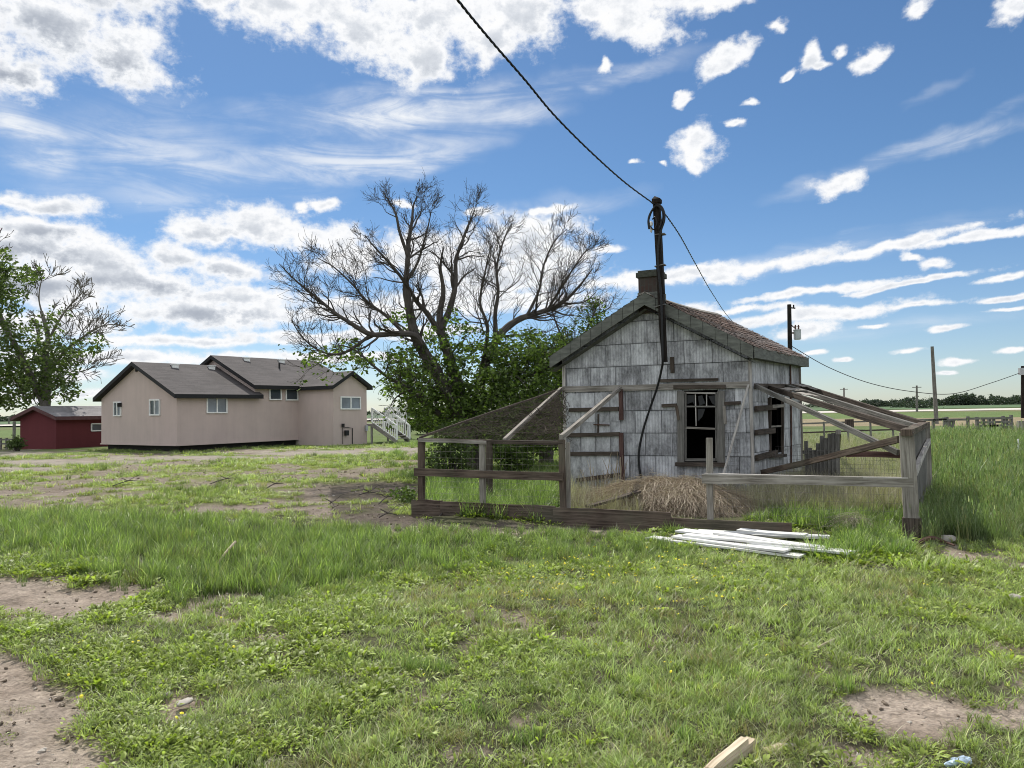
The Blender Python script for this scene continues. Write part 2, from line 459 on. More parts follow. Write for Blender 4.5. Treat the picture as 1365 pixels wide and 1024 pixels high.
def build_clouds():
    """the cloud layer: a thin dome far above the plain, clear where there is no cloud"""
    def axis(lo, hi, flo, fhi, fine, coarse):
        l = np.arange(flo, fhi, fine)
        left = np.linspace(lo, flo, max(2, int((flo - lo) / coarse)))[:-1] if flo > lo else np.array([])
        right = np.linspace(fhi, hi, max(2, int((hi - fhi) / coarse)))
        return np.concatenate([left, l, right])
    az = np.radians(axis(-180, 180, -46, 46, 0.14, 3.0))
    el = np.radians(axis(-0.6, 88, -0.6, 33, 0.12, 2.5))
    A, E = np.meshgrid(az, el)
    A1, E1 = A.ravel(), E.ravel()
    amt = 0.012 + 0.022 * sstep(0.02, 0.4, E1)
    wx = (fbm(A1 * 16, E1 * 24, 5, 5) - 0.5) * amt * 1.5
    wy = (fbm(A1 * 16, E1 * 24, 77, 5) - 0.5) * amt * 1.1
    X, Y = A1 + wx, E1 + wy
    def ell(c, grow=1.0, dy=0.0):
        a, e = azel(c[0], c[1] + dy)
        ax, _ = azel(c[0] + 10, c[1]); a0, e0 = azel(c[0], c[1]); _, ey = azel(c[0], c[1] - 10)
        rx = max(c[2] * (ax - a0) / 10, .003) * grow; ry = max(c[3] * (ey - e0) / 10, .003) * grow
        th = -R(c[4]); cs, sn = math.cos(th), math.sin(th)
        dx, dy_ = X - a, Y - e
        return np.hypot((dx * cs + dy_ * sn) / rx, (-dx * sn + dy_ * cs) / ry)
    f = np.full(len(A1), -3.0); fg = np.zeros(len(A1)); fc = np.zeros(len(A1))
    small = lambda c: c[:3] + (c[3] * .85,) + c[4:] if c[0] > 890 and c[1] > 300 else (c[0], c[1], c[2] * .84, c[3] * .9) + tuple(c[4:]) if c[2] < 60 and c[3] > 7 and c[5] < .2 else c
    def smax(p, q, k):
        h = np.maximum(k - np.abs(p - q), 0) / k
        return np.maximum(p, q) + h ** 3 * k / 6
    for c in CLOUDS:
        f = smax(f, np.maximum(1 - ell(small(c)), -3), 0.25 if c[2] > 60 else 0.08)
        if c[5] >= .3:
            fg = smax(fg, c[5] * sstep(0.0, 0.9, 1.0 - ell(c, 1.0, c[3] * .25)), 0.2)
    for c in CIRRUS:
        fc = np.maximum(fc, c[5] * sstep(0, 1, 1.1 - ell(c)))
    # elsewhere: unseen cumulus overhead and behind, thickened to add fill, with the sun in the clear
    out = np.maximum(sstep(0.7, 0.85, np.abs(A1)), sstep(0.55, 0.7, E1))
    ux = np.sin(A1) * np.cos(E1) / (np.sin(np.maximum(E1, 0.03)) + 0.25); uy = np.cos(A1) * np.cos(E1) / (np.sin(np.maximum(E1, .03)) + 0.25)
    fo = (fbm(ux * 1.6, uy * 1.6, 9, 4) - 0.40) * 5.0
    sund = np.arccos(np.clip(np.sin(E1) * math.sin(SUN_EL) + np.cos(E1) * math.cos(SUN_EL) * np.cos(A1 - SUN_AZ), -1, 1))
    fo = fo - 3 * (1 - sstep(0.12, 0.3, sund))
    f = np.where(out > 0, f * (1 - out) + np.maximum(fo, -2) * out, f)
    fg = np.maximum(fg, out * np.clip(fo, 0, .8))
    fc = fc * (1 - sstep(0.12, 0.3, 0.3 - sund))
    rad = 2600.0
    v = np.stack([np.sin(A1) * np.cos(E1), np.cos(A1) * np.cos(E1), np.sin(E1)], 1) * rad
    v[:, 2] += CAMH
    n, m = A.shape
    ii = (np.arange(n - 1)[:, None] * m + np.arange(m - 1)[None, :]).ravel()
    q = np.stack([ii, ii + m, ii + m + 1, ii + 1], 1)       # faces look inwards
    # keep only the quads near some cloud
    keep = np.maximum.reduce([f[q[:, k]] for k in range(4)]) > -0.95
    keep |= np.maximum.reduce([fc[q[:, k]] for k in range(4)]) > 0.01
    q = q[keep]
    m_, N, bs = newmat("cloud")
    m_.cycles.emission_sampling = 'NONE'
    N.nt.nodes.remove(bs)
    p = N.n('UVMap').outputs[0]
    def at(nm): return N.n('Attribute', attribute_name=nm).outputs['Fac']
    cov, gr, wi = at('cover'), at('grey'), at('wisp')
    pn = N.vmap(p, (1, 1.45, 1))
    n1 = N.noise(pn, 21, 8, 0.62, dim='2D').outputs[0]
    n2 = N.noise(N.vmap(pn, loc=(0.004, -0.014, 0)), 21, 5, 0.6, dim='2D').outputs[0]
    n3 = N.noise(N.vmap(p, (1, 2.2, 1)), 5.5, 3, 0.45, dim='2D').outputs[0]
    nl = N.noise(N.vmap(p, (1, 1.3, 1), loc=(3, 1, 0)), 55, 5, 0.65, dim='2D').outputs[0]
    cn = N.noise(N.vmap(p, (5, 26, 1), rot=(0, 0, R(9))), 1.2, 7, 0.62, 0.7, dim='2D').outputs[0]
    cn2 = N.noise(N.vmap(p, (1, 2, 1)), 12, 5, 0.6, dim='2D').outputs[0]
    nw = N.smooth(N.math('ADD', N.math('MULTIPLY', cn, .7), N.math('MULTIPLY', cn2, .3)), 0.34, 0.68)
    dens = N.math('ADD', N.math('SUBTRACT', cov, 0.07), N.math('MULTIPLY', N.math('SUBTRACT', n1, 0.5), 1.45))
    dens = N.math('ADD', dens, N.math('MULTIPLY', N.math('SUBTRACT', nl, 0.5), 0.75))
    alpha = N.smooth(dens, -0.26, 0.46)
    t = N.math('MULTIPLY', N.math('SUBTRACT', n1, n2), 0.6)
    edge = N.smooth(dens, 0.1, 0.9)
    t = N.math('ADD', t, N.math('MULTIPLY', N.smooth(dens, 0.1, 1.3), 0.12))
    thick = N.math('MULTIPLY', gr, N.math('MULTIPLY_ADD', N.smooth(n3, 0.25, 0.65), 0.6, 0.45))
    t = N.math('ADD', N.math('MULTIPLY', N.math('MULTIPLY', thick, edge), 0.78), t)
    ccol = N.ramp(N.math('MAXIMUM', t, 0.0), [(0.0, (1.0, 1.0, 1.0)), (0.12, (0.97, 0.98, 1.0)), (0.35, (0.72, 0.755, 0.81)), (0.7, (0.47, 0.51, 0.58)), (1.0, (0.34, 0.38, 0.46))])
    wa = N.math('MULTIPLY', wi, N.math('MULTIPLY_ADD', nw, 1.2, 0.2), clamp=True)
    al = N.math('SUBTRACT', 1.0, N.math('MULTIPLY', N.math('SUBTRACT', 1.0, alpha), N.math('SUBTRACT', 1.0, wa)))
    ec = N.mix(alpha, (0.9, 0.93, 0.97, 1), ccol)
    em = N.n('Emission', {'Color': ec, 'Strength': at('fill_gain')})
    tr = N.n('BsdfTransparent')
    out_ = [x for x in N.nt.nodes if x.bl_idname == 'ShaderNodeOutputMaterial'][0]
    N.nt.links.new(N.n('MixShader', {0: al, 1: tr.outputs[0], 2: em.outputs[0]}).outputs[0], out_.inputs[0])
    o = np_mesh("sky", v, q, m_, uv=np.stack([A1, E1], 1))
    for nm, arr in (('cover', f), ('grey', fg), ('wisp', fc), ('fill_gain', 1.0 + 0.6 * sstep(0.9, 2.2, np.abs(A1)))):   # unseen clouds behind the camera brightened as fill light, their sunlit side facing in
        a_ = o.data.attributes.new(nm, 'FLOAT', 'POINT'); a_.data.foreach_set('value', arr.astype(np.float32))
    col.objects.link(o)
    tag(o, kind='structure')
build_clouds()
scene.view_settings.view_transform = 'Standard'
scene.view_settings.look = 'None'
scene.view_settings.exposure = 0
scene.view_settings.gamma = 1
scene.render.engine = 'CYCLES'
scene.cycles.max_bounces = 6
scene.cycles.use_denoising = True
scene.cycles.denoising_prefilter = 'ACCURATE'
scene.cycles.denoising_input_passes = 'RGB_ALBEDO_NORMAL'
scene.cycles.filter_width = 1.0
scene.cycles.sample_clamp_indirect = 6.0
scene.cycles.transparent_max_bounces = 8

# ------------------------------------------------------------------ materials
M_wood_grey = m_wood("weathered_wood", (0.15, 0.135, 0.115), (0.34, 0.315, 0.28))
M_wood_dark = m_wood("dark_old_wood", (0.042, 0.034, 0.028), (0.12, 0.096, 0.078))
M_wood_brown = m_wood("brown_board_wood", (0.055, 0.040, 0.032), (0.15, 0.115, 0.09), green=0.3)
M_wood_red = m_wood("faded_red_wood", (0.055, 0.03, 0.026), (0.15, 0.09, 0.078))
M_wood_pale = m_wood("pale_worn_wood", (0.27, 0.25, 0.23), (0.52, 0.49, 0.45))
M_pole = m_wood("creosote_pole_wood", (0.010, 0.008, 0.007), (0.032, 0.026, 0.022))
M_bleached = m_wood("bleached_wood", (0.36, 0.29, 0.20), (0.62, 0.53, 0.40))
M_picket = m_wood("grey_picket_wood", (0.10, 0.095, 0.085), (0.22, 0.21, 0.19))
M_cable = m_plain("black_cable", (0.012, 0.012, 0.013), 0.5, 0.2)
M_wire = m_plain("galvanised_wire", (0.16, 0.15, 0.14), 0.6, 0.3, 9, metal=0.3)
M_white = m_plain("white_paint", (0.72, 0.72, 0.70), 0.6, 0.08)
M_plank = m_wood("white_plank_paint", (0.50, 0.49, 0.46), (0.78, 0.78, 0.76), .22)
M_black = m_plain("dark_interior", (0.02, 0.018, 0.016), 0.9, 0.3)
M_brick = None
M_concrete = m_plain("mossy_concrete", (0.065, 0.068, 0.055), 0.95, 0.35, 12, 0.4)
M_stone = m_plain("field_stone", (0.36, 0.33, 0.29), 0.9, 0.25, 9, 0.4)
M_rust = m_plain("rusty_iron", (0.075, 0.04, 0.028), 0.85, 0.4, 14, 0.4)
M_trim_black = m_plain("black_trim", (0.012, 0.012, 0.013), 0.6, 0.2)
M_steel = m_plain("grey_transformer_steel", (0.36, 0.38, 0.40), 0.5, 0.1)
M_ceramic = m_plain("brown_ceramic", (0.10, 0.05, 0.035), 0.3, 0.1)
M_blueplastic = m_plain("blue_white_plastic", (0.45, 0.55, 0.68), 0.4, 0.5, 30)

def m_glass(name, c, rough=0.08):
    m, N, bs = newmat(name)
    n = N.noise(N.n('NewGeometry').outputs['Position'], 1.2, 4).outputs[0]
    setc(N, bs, N.ramp(n, [(0.35, tuple(v * .6 for v in c)), (0.65, c)]), rough, spec=0.5)
    return m
M_glass = m_glass("window_glass", (0.05, 0.07, 0.085))
M_glass_dirty = m_glass("dirty_old_glass", (0.010, 0.011, 0.012), 0.6)
M_glass_curtain = m_glass("glass_over_blind", (0.20, 0.23, 0.26), 0.12)

def m_siding():          # flaking white paint on old embossed panels
    m, N, bs = newmat("flaking_white_siding")
    uv = N.n('UVMap').outputs[0]
    geo = N.n('NewGeometry'); rnd = geo.outputs['Random Per Island']; pos = geo.outputs['Position']
    flut = N.n('TexWave', {'Vector': N.vmap(uv, (1, 0.0, 1)), 'Scale': 5.6, 'Distortion': 0.0}, wave_profile='SIN').outputs['Color']
    pos2 = N.n('VectorMath', {0: pos, 1: N.n('CombineXYZ', {0: N.math('MULTIPLY', rnd, 11.0), 2: N.math('MULTIPLY', rnd, 5.0)}).outputs[0]}, operation='ADD').outputs[0]
    streak = N.noise(N.vmap(pos2, (11, 11, 1.3)), 1.0, 6, 0.65).outputs[0]
    blot = N.noise(N.vmap(pos2, (1, 1, .7)), 2.6, 8, 0.68).outputs[0]
    fine = N.noise(N.vmap(pos, (1, 1, .5)), 34, 4, 0.6).outputs[0]
    f = N.math('ADD', N.math('MULTIPLY', streak, 0.32), N.math('ADD', N.math('MULTIPLY', blot, 0.75), N.math('MULTIPLY', fine, 0.22)))
    f = N.math('ADD', f, N.math('MULTIPLY', N.math('SUBTRACT', rnd, 0.5), 0.05))
    c = N.ramp(f, [(0.44, (0.075, 0.074, 0.075)), (0.53, (0.18, 0.18, 0.184)), (0.63, (0.34, 0.342, 0.35)), (0.78, (0.60, 0.604, 0.615))])
    hs = N.n('HueSaturation', {'Value': N.math('ADD', N.math('MULTIPLY', rnd, 0.16), 0.92), 'Color': c}).outputs[0]
    c2 = N.mix(N.math('MULTIPLY', N.smooth(flut, 0.62, 0.95), 0.28), hs, (0.10, 0.10, 0.105, 1))
    vv = N.n('SeparateXYZ', {0: uv}).outputs[1]
    fr_ = N.math('FRACT', N.math('DIVIDE', vv, 0.42))
    sm_ = N.math('ADD', N.smooth(fr_, 0.10, 0.0), N.smooth(fr_, 0.93, 1.0))
    sm_ = N.math('MULTIPLY', sm_, N.math('ADD', N.math('MULTIPLY', N.smooth(blot, .4, .6), 1.0), 0.0), clamp=True)
    c2 = N.mix(N.math('MULTIPLY', sm_, 0.5), c2, (0.075, 0.073, 0.072, 1))
    # dirt creeping up from the ground
    gzv = N.n('SeparateXYZ', {0: pos}).outputs[2]
    dirt = N.math('MULTIPLY', N.smooth(N.math('ADD', gzv, N.math('MULTIPLY', blot, 0.6)), 0.85, 0.2), 0.6)
    c3 = N.mix(dirt, c2, (0.16, 0.145, 0.125, 1))
    setc(N, bs, c3, 0.75, N.math('ADD', N.math('MULTIPLY', flut, 0.6), N.math('MULTIPLY', f, 0.6)), 0.5, 0.012)
    return m
M_siding = m_siding()
def m_shake():
    m, N, bs = newmat("worn_cedar_shingle")
    uv = N.n('UVMap').outputs[0]
    geo = N.n('NewGeometry'); rnd = geo.outputs['Random Per Island']; pos = geo.outputs['Position']
    g = N.noise(N.vmap(uv, (60, 5, 1)), 1.0, 5, 0.6).outputs[0]
    b = N.noise(pos, 1.6, 5, 0.6).outputs[0]
    f = N.math('ADD', N.math('MULTIPLY', g, 0.5), N.math('MULTIPLY', rnd, 0.5))
    c = N.ramp(f, [(0.2, (0.085, 0.06, 0.05)), (0.5, (0.17, 0.115, 0.092)), (0.85, (0.27, 0.20, 0.165))])
    c = N.mix(N.math('MULTIPLY', N.smooth(b, 0.4, 0.62), 0.55), c, (0.24, 0.225, 0.215, 1))
    setc(N, bs, c, 0.9, g, 0.5, 0.01, spec=0.1)
    return m
M_shake = m_shake()
M_fascia = m_plain("grey_green_weathered_fascia", (0.12, 0.124, 0.108), 0.85, 0.4, 5, 0.2, streak=(1, 1, 4))
def m_brick():
    m, N, bs = newmat("sooty_brick")
    uv = N.n('UVMap').outputs[0]
    br = N.n('TexBrick', {'Vector': uv, 'Color1': (0.07, 0.042, 0.035, 1), 'Color2': (0.045, 0.034, 0.03, 1), 'Mortar': (0.06, 0.055, 0.05, 1), 'Scale': 1.0, 'Mortar Size': 0.008, 'Brick Width': 0.21, 'Row Height': 0.075})
    n = N.noise(N.n('NewGeometry').outputs['Position'], 5, 5).outputs[0]
    c = N.mix(N.math('MULTIPLY', N.smooth(n, 0.35, 0.65), 0.65), br.outputs[0], (0.075, 0.065, 0.055, 1))
    setc(N, bs, c, 0.95, br.outputs[1], -0.5, 0.01)
    return m
M_brick = m_brick()
def m_stucco(name, c):
    m, N, bs = newmat(name)
    pos = N.n('NewGeometry').outputs['Position']
    n = N.noise(pos, 1.1, 5, 0.6).outputs[0]; n2 = N.noise(pos, 45, 3, 0.6).outputs[0]
    st = N.noise(N.vmap(pos, (3, 3, 0.25)), 1.0, 5, 0.6).outputs[0]
    f = N.math('ADD', N.math('MULTIPLY', n, 0.5), N.math('MULTIPLY', st, 0.5))
    setc(N, bs, N.ramp(f, [(0.3, tuple(v * .9 for v in c)), (0.7, tuple(v * 1.08 for v in c))]), 0.9, n2, 0.04, 0.01)
    return m
M_stucco = m_stucco("tan_stucco", (0.475, 0.385, 0.35))
M_redwall = m_stucco("barn_red_board", (0.115, 0.026, 0.03))
def m_asphalt_shingle(name, c):
    m, N, bs = newmat(name)
    uv = N.n('UVMap').outputs[0]
    br = N.n('TexBrick', {'Vector': uv, 'Color1': (*[v * 1.35 for v in c], 1), 'Color2': (*[v * .7 for v in c], 1), 'Mortar': (*[v * .45 for v in c], 1), 'Scale': 1.0, 'Mortar Size': 0.012, 'Brick Width': 0.9, 'Row Height': 0.16})
    n = N.noise(N.n('NewGeometry').outputs['Position'], 30, 4).outputs[0]
    n2 = N.noise(N.n('NewGeometry').outputs['Position'], 0.7, 4).outputs[0]
    c1 = N.mix(0.45, br.outputs[0], N.ramp(n, [(0.3, tuple(v * .5 for v in c)), (0.7, tuple(v * 1.6 for v in c))]))
    c2 = N.mix(N.math('MULTIPLY', N.smooth(n2, .4, .7), .35), c1, (*[min(1, v * 1.7) for v in c], 1))
    setc(N, bs, c2, 0.9, br.outputs[1], -0.4, 0.02, spec=0.2)
    return m
M_roof = m_asphalt_shingle("charcoal_shingle", (0.078, 0.07, 0.068))
M_roof_pale = m_asphalt_shingle("pale_grey_shingle", (0.20, 0.19, 0.19))

def m_leafy(name, stops, trans=0.45, hue=0.03, val=0.5, uvgrad=None, gloss=(0.55, 0.25)):
    m, N, bs = newmat(name)
    geo = N.n('NewGeometry'); oi = N.n('ObjectInfo')
    rnd = N.math('FRACT', N.math('ADD', geo.outputs['Random Per Island'], oi.outputs['Random']))
    c = N.ramp(rnd, stops)
    ti = N.n('Attribute', attribute_name='tint', attribute_type='INSTANCER').outputs['Fac']
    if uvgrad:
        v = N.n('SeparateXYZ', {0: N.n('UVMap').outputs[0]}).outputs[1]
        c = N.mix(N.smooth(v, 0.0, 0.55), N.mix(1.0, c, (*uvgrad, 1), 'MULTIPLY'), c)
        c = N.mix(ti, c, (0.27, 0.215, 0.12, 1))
    c = N.n('HueSaturation', {'Value': N.math('ADD', N.math('MULTIPLY', oi.outputs['Random'], val), 1 - val / 2), 'Hue': N.math('ADD', N.math('MULTIPLY', rnd, hue), 0.5 - hue / 2), 'Color': c}).outputs[0]
    setc(N, bs, c, gloss[0], spec=gloss[1])
    tr = N.n('BsdfTranslucent', {'Color': N.mix(1.0, c, (1.25, 1.45, 0.6, 1), 'MULTIPLY')})
    out = [x for x in N.nt.nodes if x.bl_idname == 'ShaderNodeOutputMaterial'][0]
    N.nt.links.new(N.n('MixShader', {0: trans, 1: bs.outputs[0], 2: tr.outputs[0]}).outputs[0], out.inputs[0])
    return m
M_leaf = m_leafy("tree_leaf", [(0.0, (0.026, 0.047, 0.013)), (0.45, (0.068, 0.104, 0.023)), (0.8, (0.125, 0.177, 0.042)), (1.0, (0.208, 0.260, 0.073))], 0.42)
M_leaf_far = m_leafy("left_tree_leaf", [(0.0, (0.05, 0.075, 0.026)), (0.5, (0.085, 0.12, 0.04)), (1.0, (0.15, 0.19, 0.07))], 0.42)
M_leaf_belt = m_leafy("hazed_distant_leaf", [(0.0, (0.035, 0.05, 0.034)), (1.0, (0.06, 0.082, 0.055))], 0.2)  # paler bluish tone puts distance haze into the leaf colour
M_bush = m_leafy("bush_leaf", [(0.0, (0.04, 0.065, 0.018)), (1.0, (0.10, 0.14, 0.04))], 0.35)
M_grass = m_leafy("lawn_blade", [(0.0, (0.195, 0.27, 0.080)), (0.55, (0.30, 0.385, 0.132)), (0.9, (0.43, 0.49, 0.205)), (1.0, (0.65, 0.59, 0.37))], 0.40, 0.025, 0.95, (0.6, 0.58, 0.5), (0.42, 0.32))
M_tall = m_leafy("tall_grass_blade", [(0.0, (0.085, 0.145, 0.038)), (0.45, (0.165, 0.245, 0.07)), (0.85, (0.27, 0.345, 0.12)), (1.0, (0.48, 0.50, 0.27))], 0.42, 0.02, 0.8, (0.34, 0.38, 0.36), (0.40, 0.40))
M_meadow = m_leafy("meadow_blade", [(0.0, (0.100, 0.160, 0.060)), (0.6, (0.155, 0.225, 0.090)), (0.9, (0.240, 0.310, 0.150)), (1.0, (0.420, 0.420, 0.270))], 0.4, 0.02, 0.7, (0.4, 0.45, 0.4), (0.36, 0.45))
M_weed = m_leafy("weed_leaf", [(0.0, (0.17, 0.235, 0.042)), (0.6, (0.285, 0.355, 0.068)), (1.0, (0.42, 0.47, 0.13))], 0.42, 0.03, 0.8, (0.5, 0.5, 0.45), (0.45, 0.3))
M_straw = m_leafy("dry_straw", [(0.0, (0.25, 0.19, 0.135)), (0.5, (0.42, 0.335, 0.25)), (1.0, (0.62, 0.53, 0.42))], 0.25, 0.01, 0.3)
M_drygrass = m_leafy("grey_dead_grass", [(0.0, (0.207, 0.184, 0.127)), (0.5, (0.356, 0.322, 0.230)), (1.0, (0.529, 0.494, 0.380))], 0.25, 0.01, 0.3)
M_yellow = m_plain("dandelion_yellow", (0.74, 0.64, 0.05), 0.7, 0.15)
def m_bark(name, c):
    m, N, bs = newmat(name)
    uv = N.n('UVMap').outputs[0]; pos = N.n('NewGeometry').outputs['Position']
    g = N.noise(N.vmap(uv, (3, 40, 1)), 1.0, 6, 0.65, 0.5).outputs[0]
    n = N.noise(pos, 5, 5, 0.6).outputs[0]
    f = N.math('ADD', N.math('MULTIPLY', g, 0.6), N.math('MULTIPLY', n, 0.4))
    setc(N, bs, N.ramp(f, [(0.32, tuple(v * .45 for v in c)), (0.68, tuple(v * 1.5 for v in c))]), 0.95, f, 0.8, 0.03, spec=0.1)
    return m
M_bark = m_bark("dead_bark", (0.088, 0.077, 0.068))
M_bark2 = m_bark("grey_bark", (0.17, 0.155, 0.135))
M_vine = m_bark("dead_vine_bark", (0.075, 0.062, 0.05))

# ------------------------------------------------------------------ ground
def inpoly(px, py, poly):
    c = np.zeros(len(px), bool)
    n = len(poly)
    for i in range(n):
        x0, y0 = poly[i]; x1, y1 = poly[(i + 1) % n]
        k = ((y0 > py) != (y1 > py)) & (px < (x1 - x0) * (py - y0) / (y1 - y0 + 1e-9) + x0)
        c ^= k
    return c
def ellmask(px, py, lst):
    f = np.full(np.shape(px), -3.0)
    for (x, y, rx, ry, w) in lst:
        f = np.maximum(f, (1 - np.hypot((px - x) / rx, (py - y) / ry)) * w)
    return f
DIRT = [(20, 960, 125, 95, 1.2), (60, 1020, 130, 70, 1.2), (0, 905, 120, 40, 1), (30, 800, 150, 34, 1.1), (150, 790, 90, 22, .9), (245, 935, 45, 24, .9), (215, 825, 60, 12, .7), (235, 945, 40, 20, .7), (570, 926, 70, 16, .8), (545, 905, 35, 20, .6), (390, 890, 30, 12, .6), (620, 1000, 40, 14, .5), (690, 955, 30, 10, .4),
        (1220, 965, 105, 46, 1.2), (1150, 1000, 70, 22, .8), (1365, 955, 75, 26, .9), (1180, 935, 60, 18, .7), (1345, 1000, 20, 8, .4), (1290, 742, 80, 16, .7), (1345, 755, 60, 10, .5),
        (700, 702, 170, 9, .9), (520, 693, 75, 16, 1.1), (350, 678, 150, 7, .7), (90, 655, 130, 7, .7), (430, 655, 90, 5, .5), (200, 640, 120, 5, .45), (440, 628, 110, 6, .6), (520, 655, 55, 8, .6), (480, 675, 70, 6, .7),(970,712,40,8,.5)]
GRAVEL = [(60, 617, 170, 6, 1.0), (250, 611, 190, 4, .9), (430, 604, 120, 5, 1.0), (530, 600, 60, 6, .9), (15, 606, 60, 6, .8), (30, 625, 90, 4, .6)]
def masks(x, y):
    px, py = proj(x, y, gz(x, y))
    nz = (fbm(x * 2.2, y * 2.2, 11, 5) - 0.5)
    nz2 = (fbm(x * 0.8, y * 0.8, 23, 4) - 0.5)
    d = np.hypot(x, y)
    dirt = sstep(-0.06, 0.42, ellmask(px, py, DIRT) + nz * 1.5 + nz2 * 0.6)
    spots = sstep(0.57, 0.72, fbm(x * 1.1, y * 1.1, 41, 4)) * 0.8 * (d < 8) * (py > 790)
    mid = sstep(0.47, 0.60, fbm(x * 0.55, y * 0.55, 51, 4)) * 0.92 * (py > 598) * (py < 690) * (px < 560)
    dirt = np.maximum(dirt, np.maximum(spots, mid))
    gravel = sstep(0.0, 0.5, ellmask(px, py, GRAVEL) + nz2 * 0.8 + nz * .3)
    return px, py, np.where(y > 0.3, dirt, 0), np.where(y > 0.3, gravel, 0), nz, nz2

def build_ground():
    a = np.radians(np.concatenate([np.arange(-180, -56, 4.0), np.arange(-56, 56, 0.22), np.arange(56, 180, 4.0)]))
    r = np.concatenate([[0.0, 0.6], 1.0 * (4500.0) ** (np.linspace(0, 1, 620))])
    A, Rr = np.meshgrid(a, r)
    x = (np.sin(A) * Rr).ravel(); y = (np.cos(A) * Rr).ravel()
    px, py, dirt, gravel, nz, nz2 = masks(x, y)
    z = gz(x, y) + (fbm(x * 9, y * 9, 61, 3) - .5) * 0.03 * (1 - sstep(8, 25, np.hypot(x, y)))
    z = z - 0.03 * dirt * (1 - sstep(10, 30, np.hypot(x, y)))
    n, m = A.shape
    ii = (np.arange(n - 1)[:, None] * m + np.arange(m)[None, :]); jj = (np.arange(n - 1)[:, None] * m + (np.arange(m)[None, :] + 1) % m)
    q = np.stack([ii.ravel(), jj.ravel(), (jj + m).ravel(), (ii + m).ravel()], 1)
    d = np.hypot(x, y)
    # base colours
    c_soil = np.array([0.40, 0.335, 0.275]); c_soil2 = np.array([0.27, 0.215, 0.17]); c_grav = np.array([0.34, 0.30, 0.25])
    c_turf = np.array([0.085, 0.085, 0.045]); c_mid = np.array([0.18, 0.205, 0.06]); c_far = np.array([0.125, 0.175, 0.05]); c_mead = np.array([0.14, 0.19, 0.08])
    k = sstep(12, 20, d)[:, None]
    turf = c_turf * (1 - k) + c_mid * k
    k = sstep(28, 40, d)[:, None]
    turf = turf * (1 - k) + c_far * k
    rt = (sstep(2.0, 5.5, x - 0.42 * y) * sstep(9, 12, y))[:, None] if False else ((px > 1040) & (py < 700)).astype(float)[:, None]
    turf = turf * (1 - rt) + c_mead * rt
    # far fields in bands
    band = fbm(x * 0.004 + 7, y * 0.011, 71, 3)
    field = np.where(band[:, None] > 0.52, np.array([0.115, 0.145, 0.055]), np.array([0.17, 0.165, 0.085]))
    field = np.where(((d > 62) & (d < 95) & (x > 0))[:, None], np.array([0.26, 0.215, 0.135]), field)
    field = np.where(((d > 95) & (d < 150))[:, None], np.array([0.12, 0.165, 0.06]), field)
    field = np.where((d > 480)[:, None], np.array([0.10, 0.135, 0.075]), field)
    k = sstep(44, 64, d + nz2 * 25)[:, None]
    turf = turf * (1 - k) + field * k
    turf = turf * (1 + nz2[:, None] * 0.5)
    mixs = np.clip(nz * 1.6 + 0.5, 0, 1)[:, None]
    soil = c_soil * mixs + c_soil2 * (1 - mixs)
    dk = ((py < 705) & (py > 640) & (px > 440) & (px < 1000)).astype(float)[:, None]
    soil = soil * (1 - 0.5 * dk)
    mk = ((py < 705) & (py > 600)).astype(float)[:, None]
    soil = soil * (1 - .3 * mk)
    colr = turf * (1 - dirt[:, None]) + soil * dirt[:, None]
    g = np.clip(gravel, 0, 1)[:, None]
    colr = colr * (1 - g) + c_grav * (0.9 + 0.3 * nz[:, None]) * g
    pen = inpoly(px, py, [(940, 690), (1000, 688), (1090, 680), (1205, 672), (1205, 600), (1070, 600), (985, 650), (760, 655), (760, 690)])[:, None] * (d < 16)[:, None]
    colr = np.where(pen, np.array([0.27, 0.225, 0.165]) * (0.8 + nz[:, None]), colr)
    colr = np.clip(colr, 0.005, 1)
    m_, N, bs = newmat("ground_soil_and_turf")
    at = N.n('Attribute', attribute_name='tone').outputs['Color']
    ad = N.n('Attribute', attribute_name='bare').outputs['Fac']
    pos = N.n('NewGeometry').outputs['Position']
    f1 = N.noise(pos, 38, 6, 0.65).outputs[0]; f2 = N.noise(pos, 3.2, 5, 0.6).outputs[0]
    vor = N.n('TexVoronoi', {'Vector': pos, 'Scale': 26.0}, feature='F1')
    vor2 = N.n('TexVoronoi', {'Vector': N.n('VectorMath', {0: pos, 1: N.n('VectorMath', {0: N.noise(pos, 6, 3).outputs['Color'], 3: 0.12}, operation='SCALE').outputs[0]}, operation='ADD').outputs[0], 'Scale': 7.0}, feature='DISTANCE_TO_EDGE')
    crack = N.math('MULTIPLY', N.math('MULTIPLY', N.smooth(vor2.outputs['Distance'], 0.035, 0.0), N.smooth(f2, 0.5, 0.6)), ad)
    lump = N.noise(pos, 11, 6, 0.7).outputs[0]
    peb = N.math('MULTIPLY', N.smooth(vor.outputs['Distance'], 0.24, 0.14), N.math('GREATER_THAN', N.n('SeparateColor', {0: vor.outputs['Color']}).outputs[0], 0.8))
    c = N.mix(1.0, at, N.ramp(f1, [(0.25, 0.55), (0.5, 1.0), (0.75, 1.4)]), 'MULTIPLY')
    c = N.mix(1.0, c, N.ramp(f2, [(0.3, 0.75), (0.7, 1.2)]), 'MULTIPLY')
    c = N.mix(N.math('MULTIPLY', peb, N.math('MULTIPLY', ad, 0.7)), c, (0.40, 0.36, 0.31, 1))
    c = N.mix(N.math('MULTIPLY', crack, 0.15), c, (0.05, 0.04, 0.03, 1))
    c = N.mix(N.math('MULTIPLY', ad, 0.8), c, N.mix(1.0, c, N.ramp(lump, [(0.32, (0.55, 0.53, 0.5)), (0.5, (1, 1, 1)), (0.7, (1.25, 1.24, 1.22))]), 'MULTIPLY'))
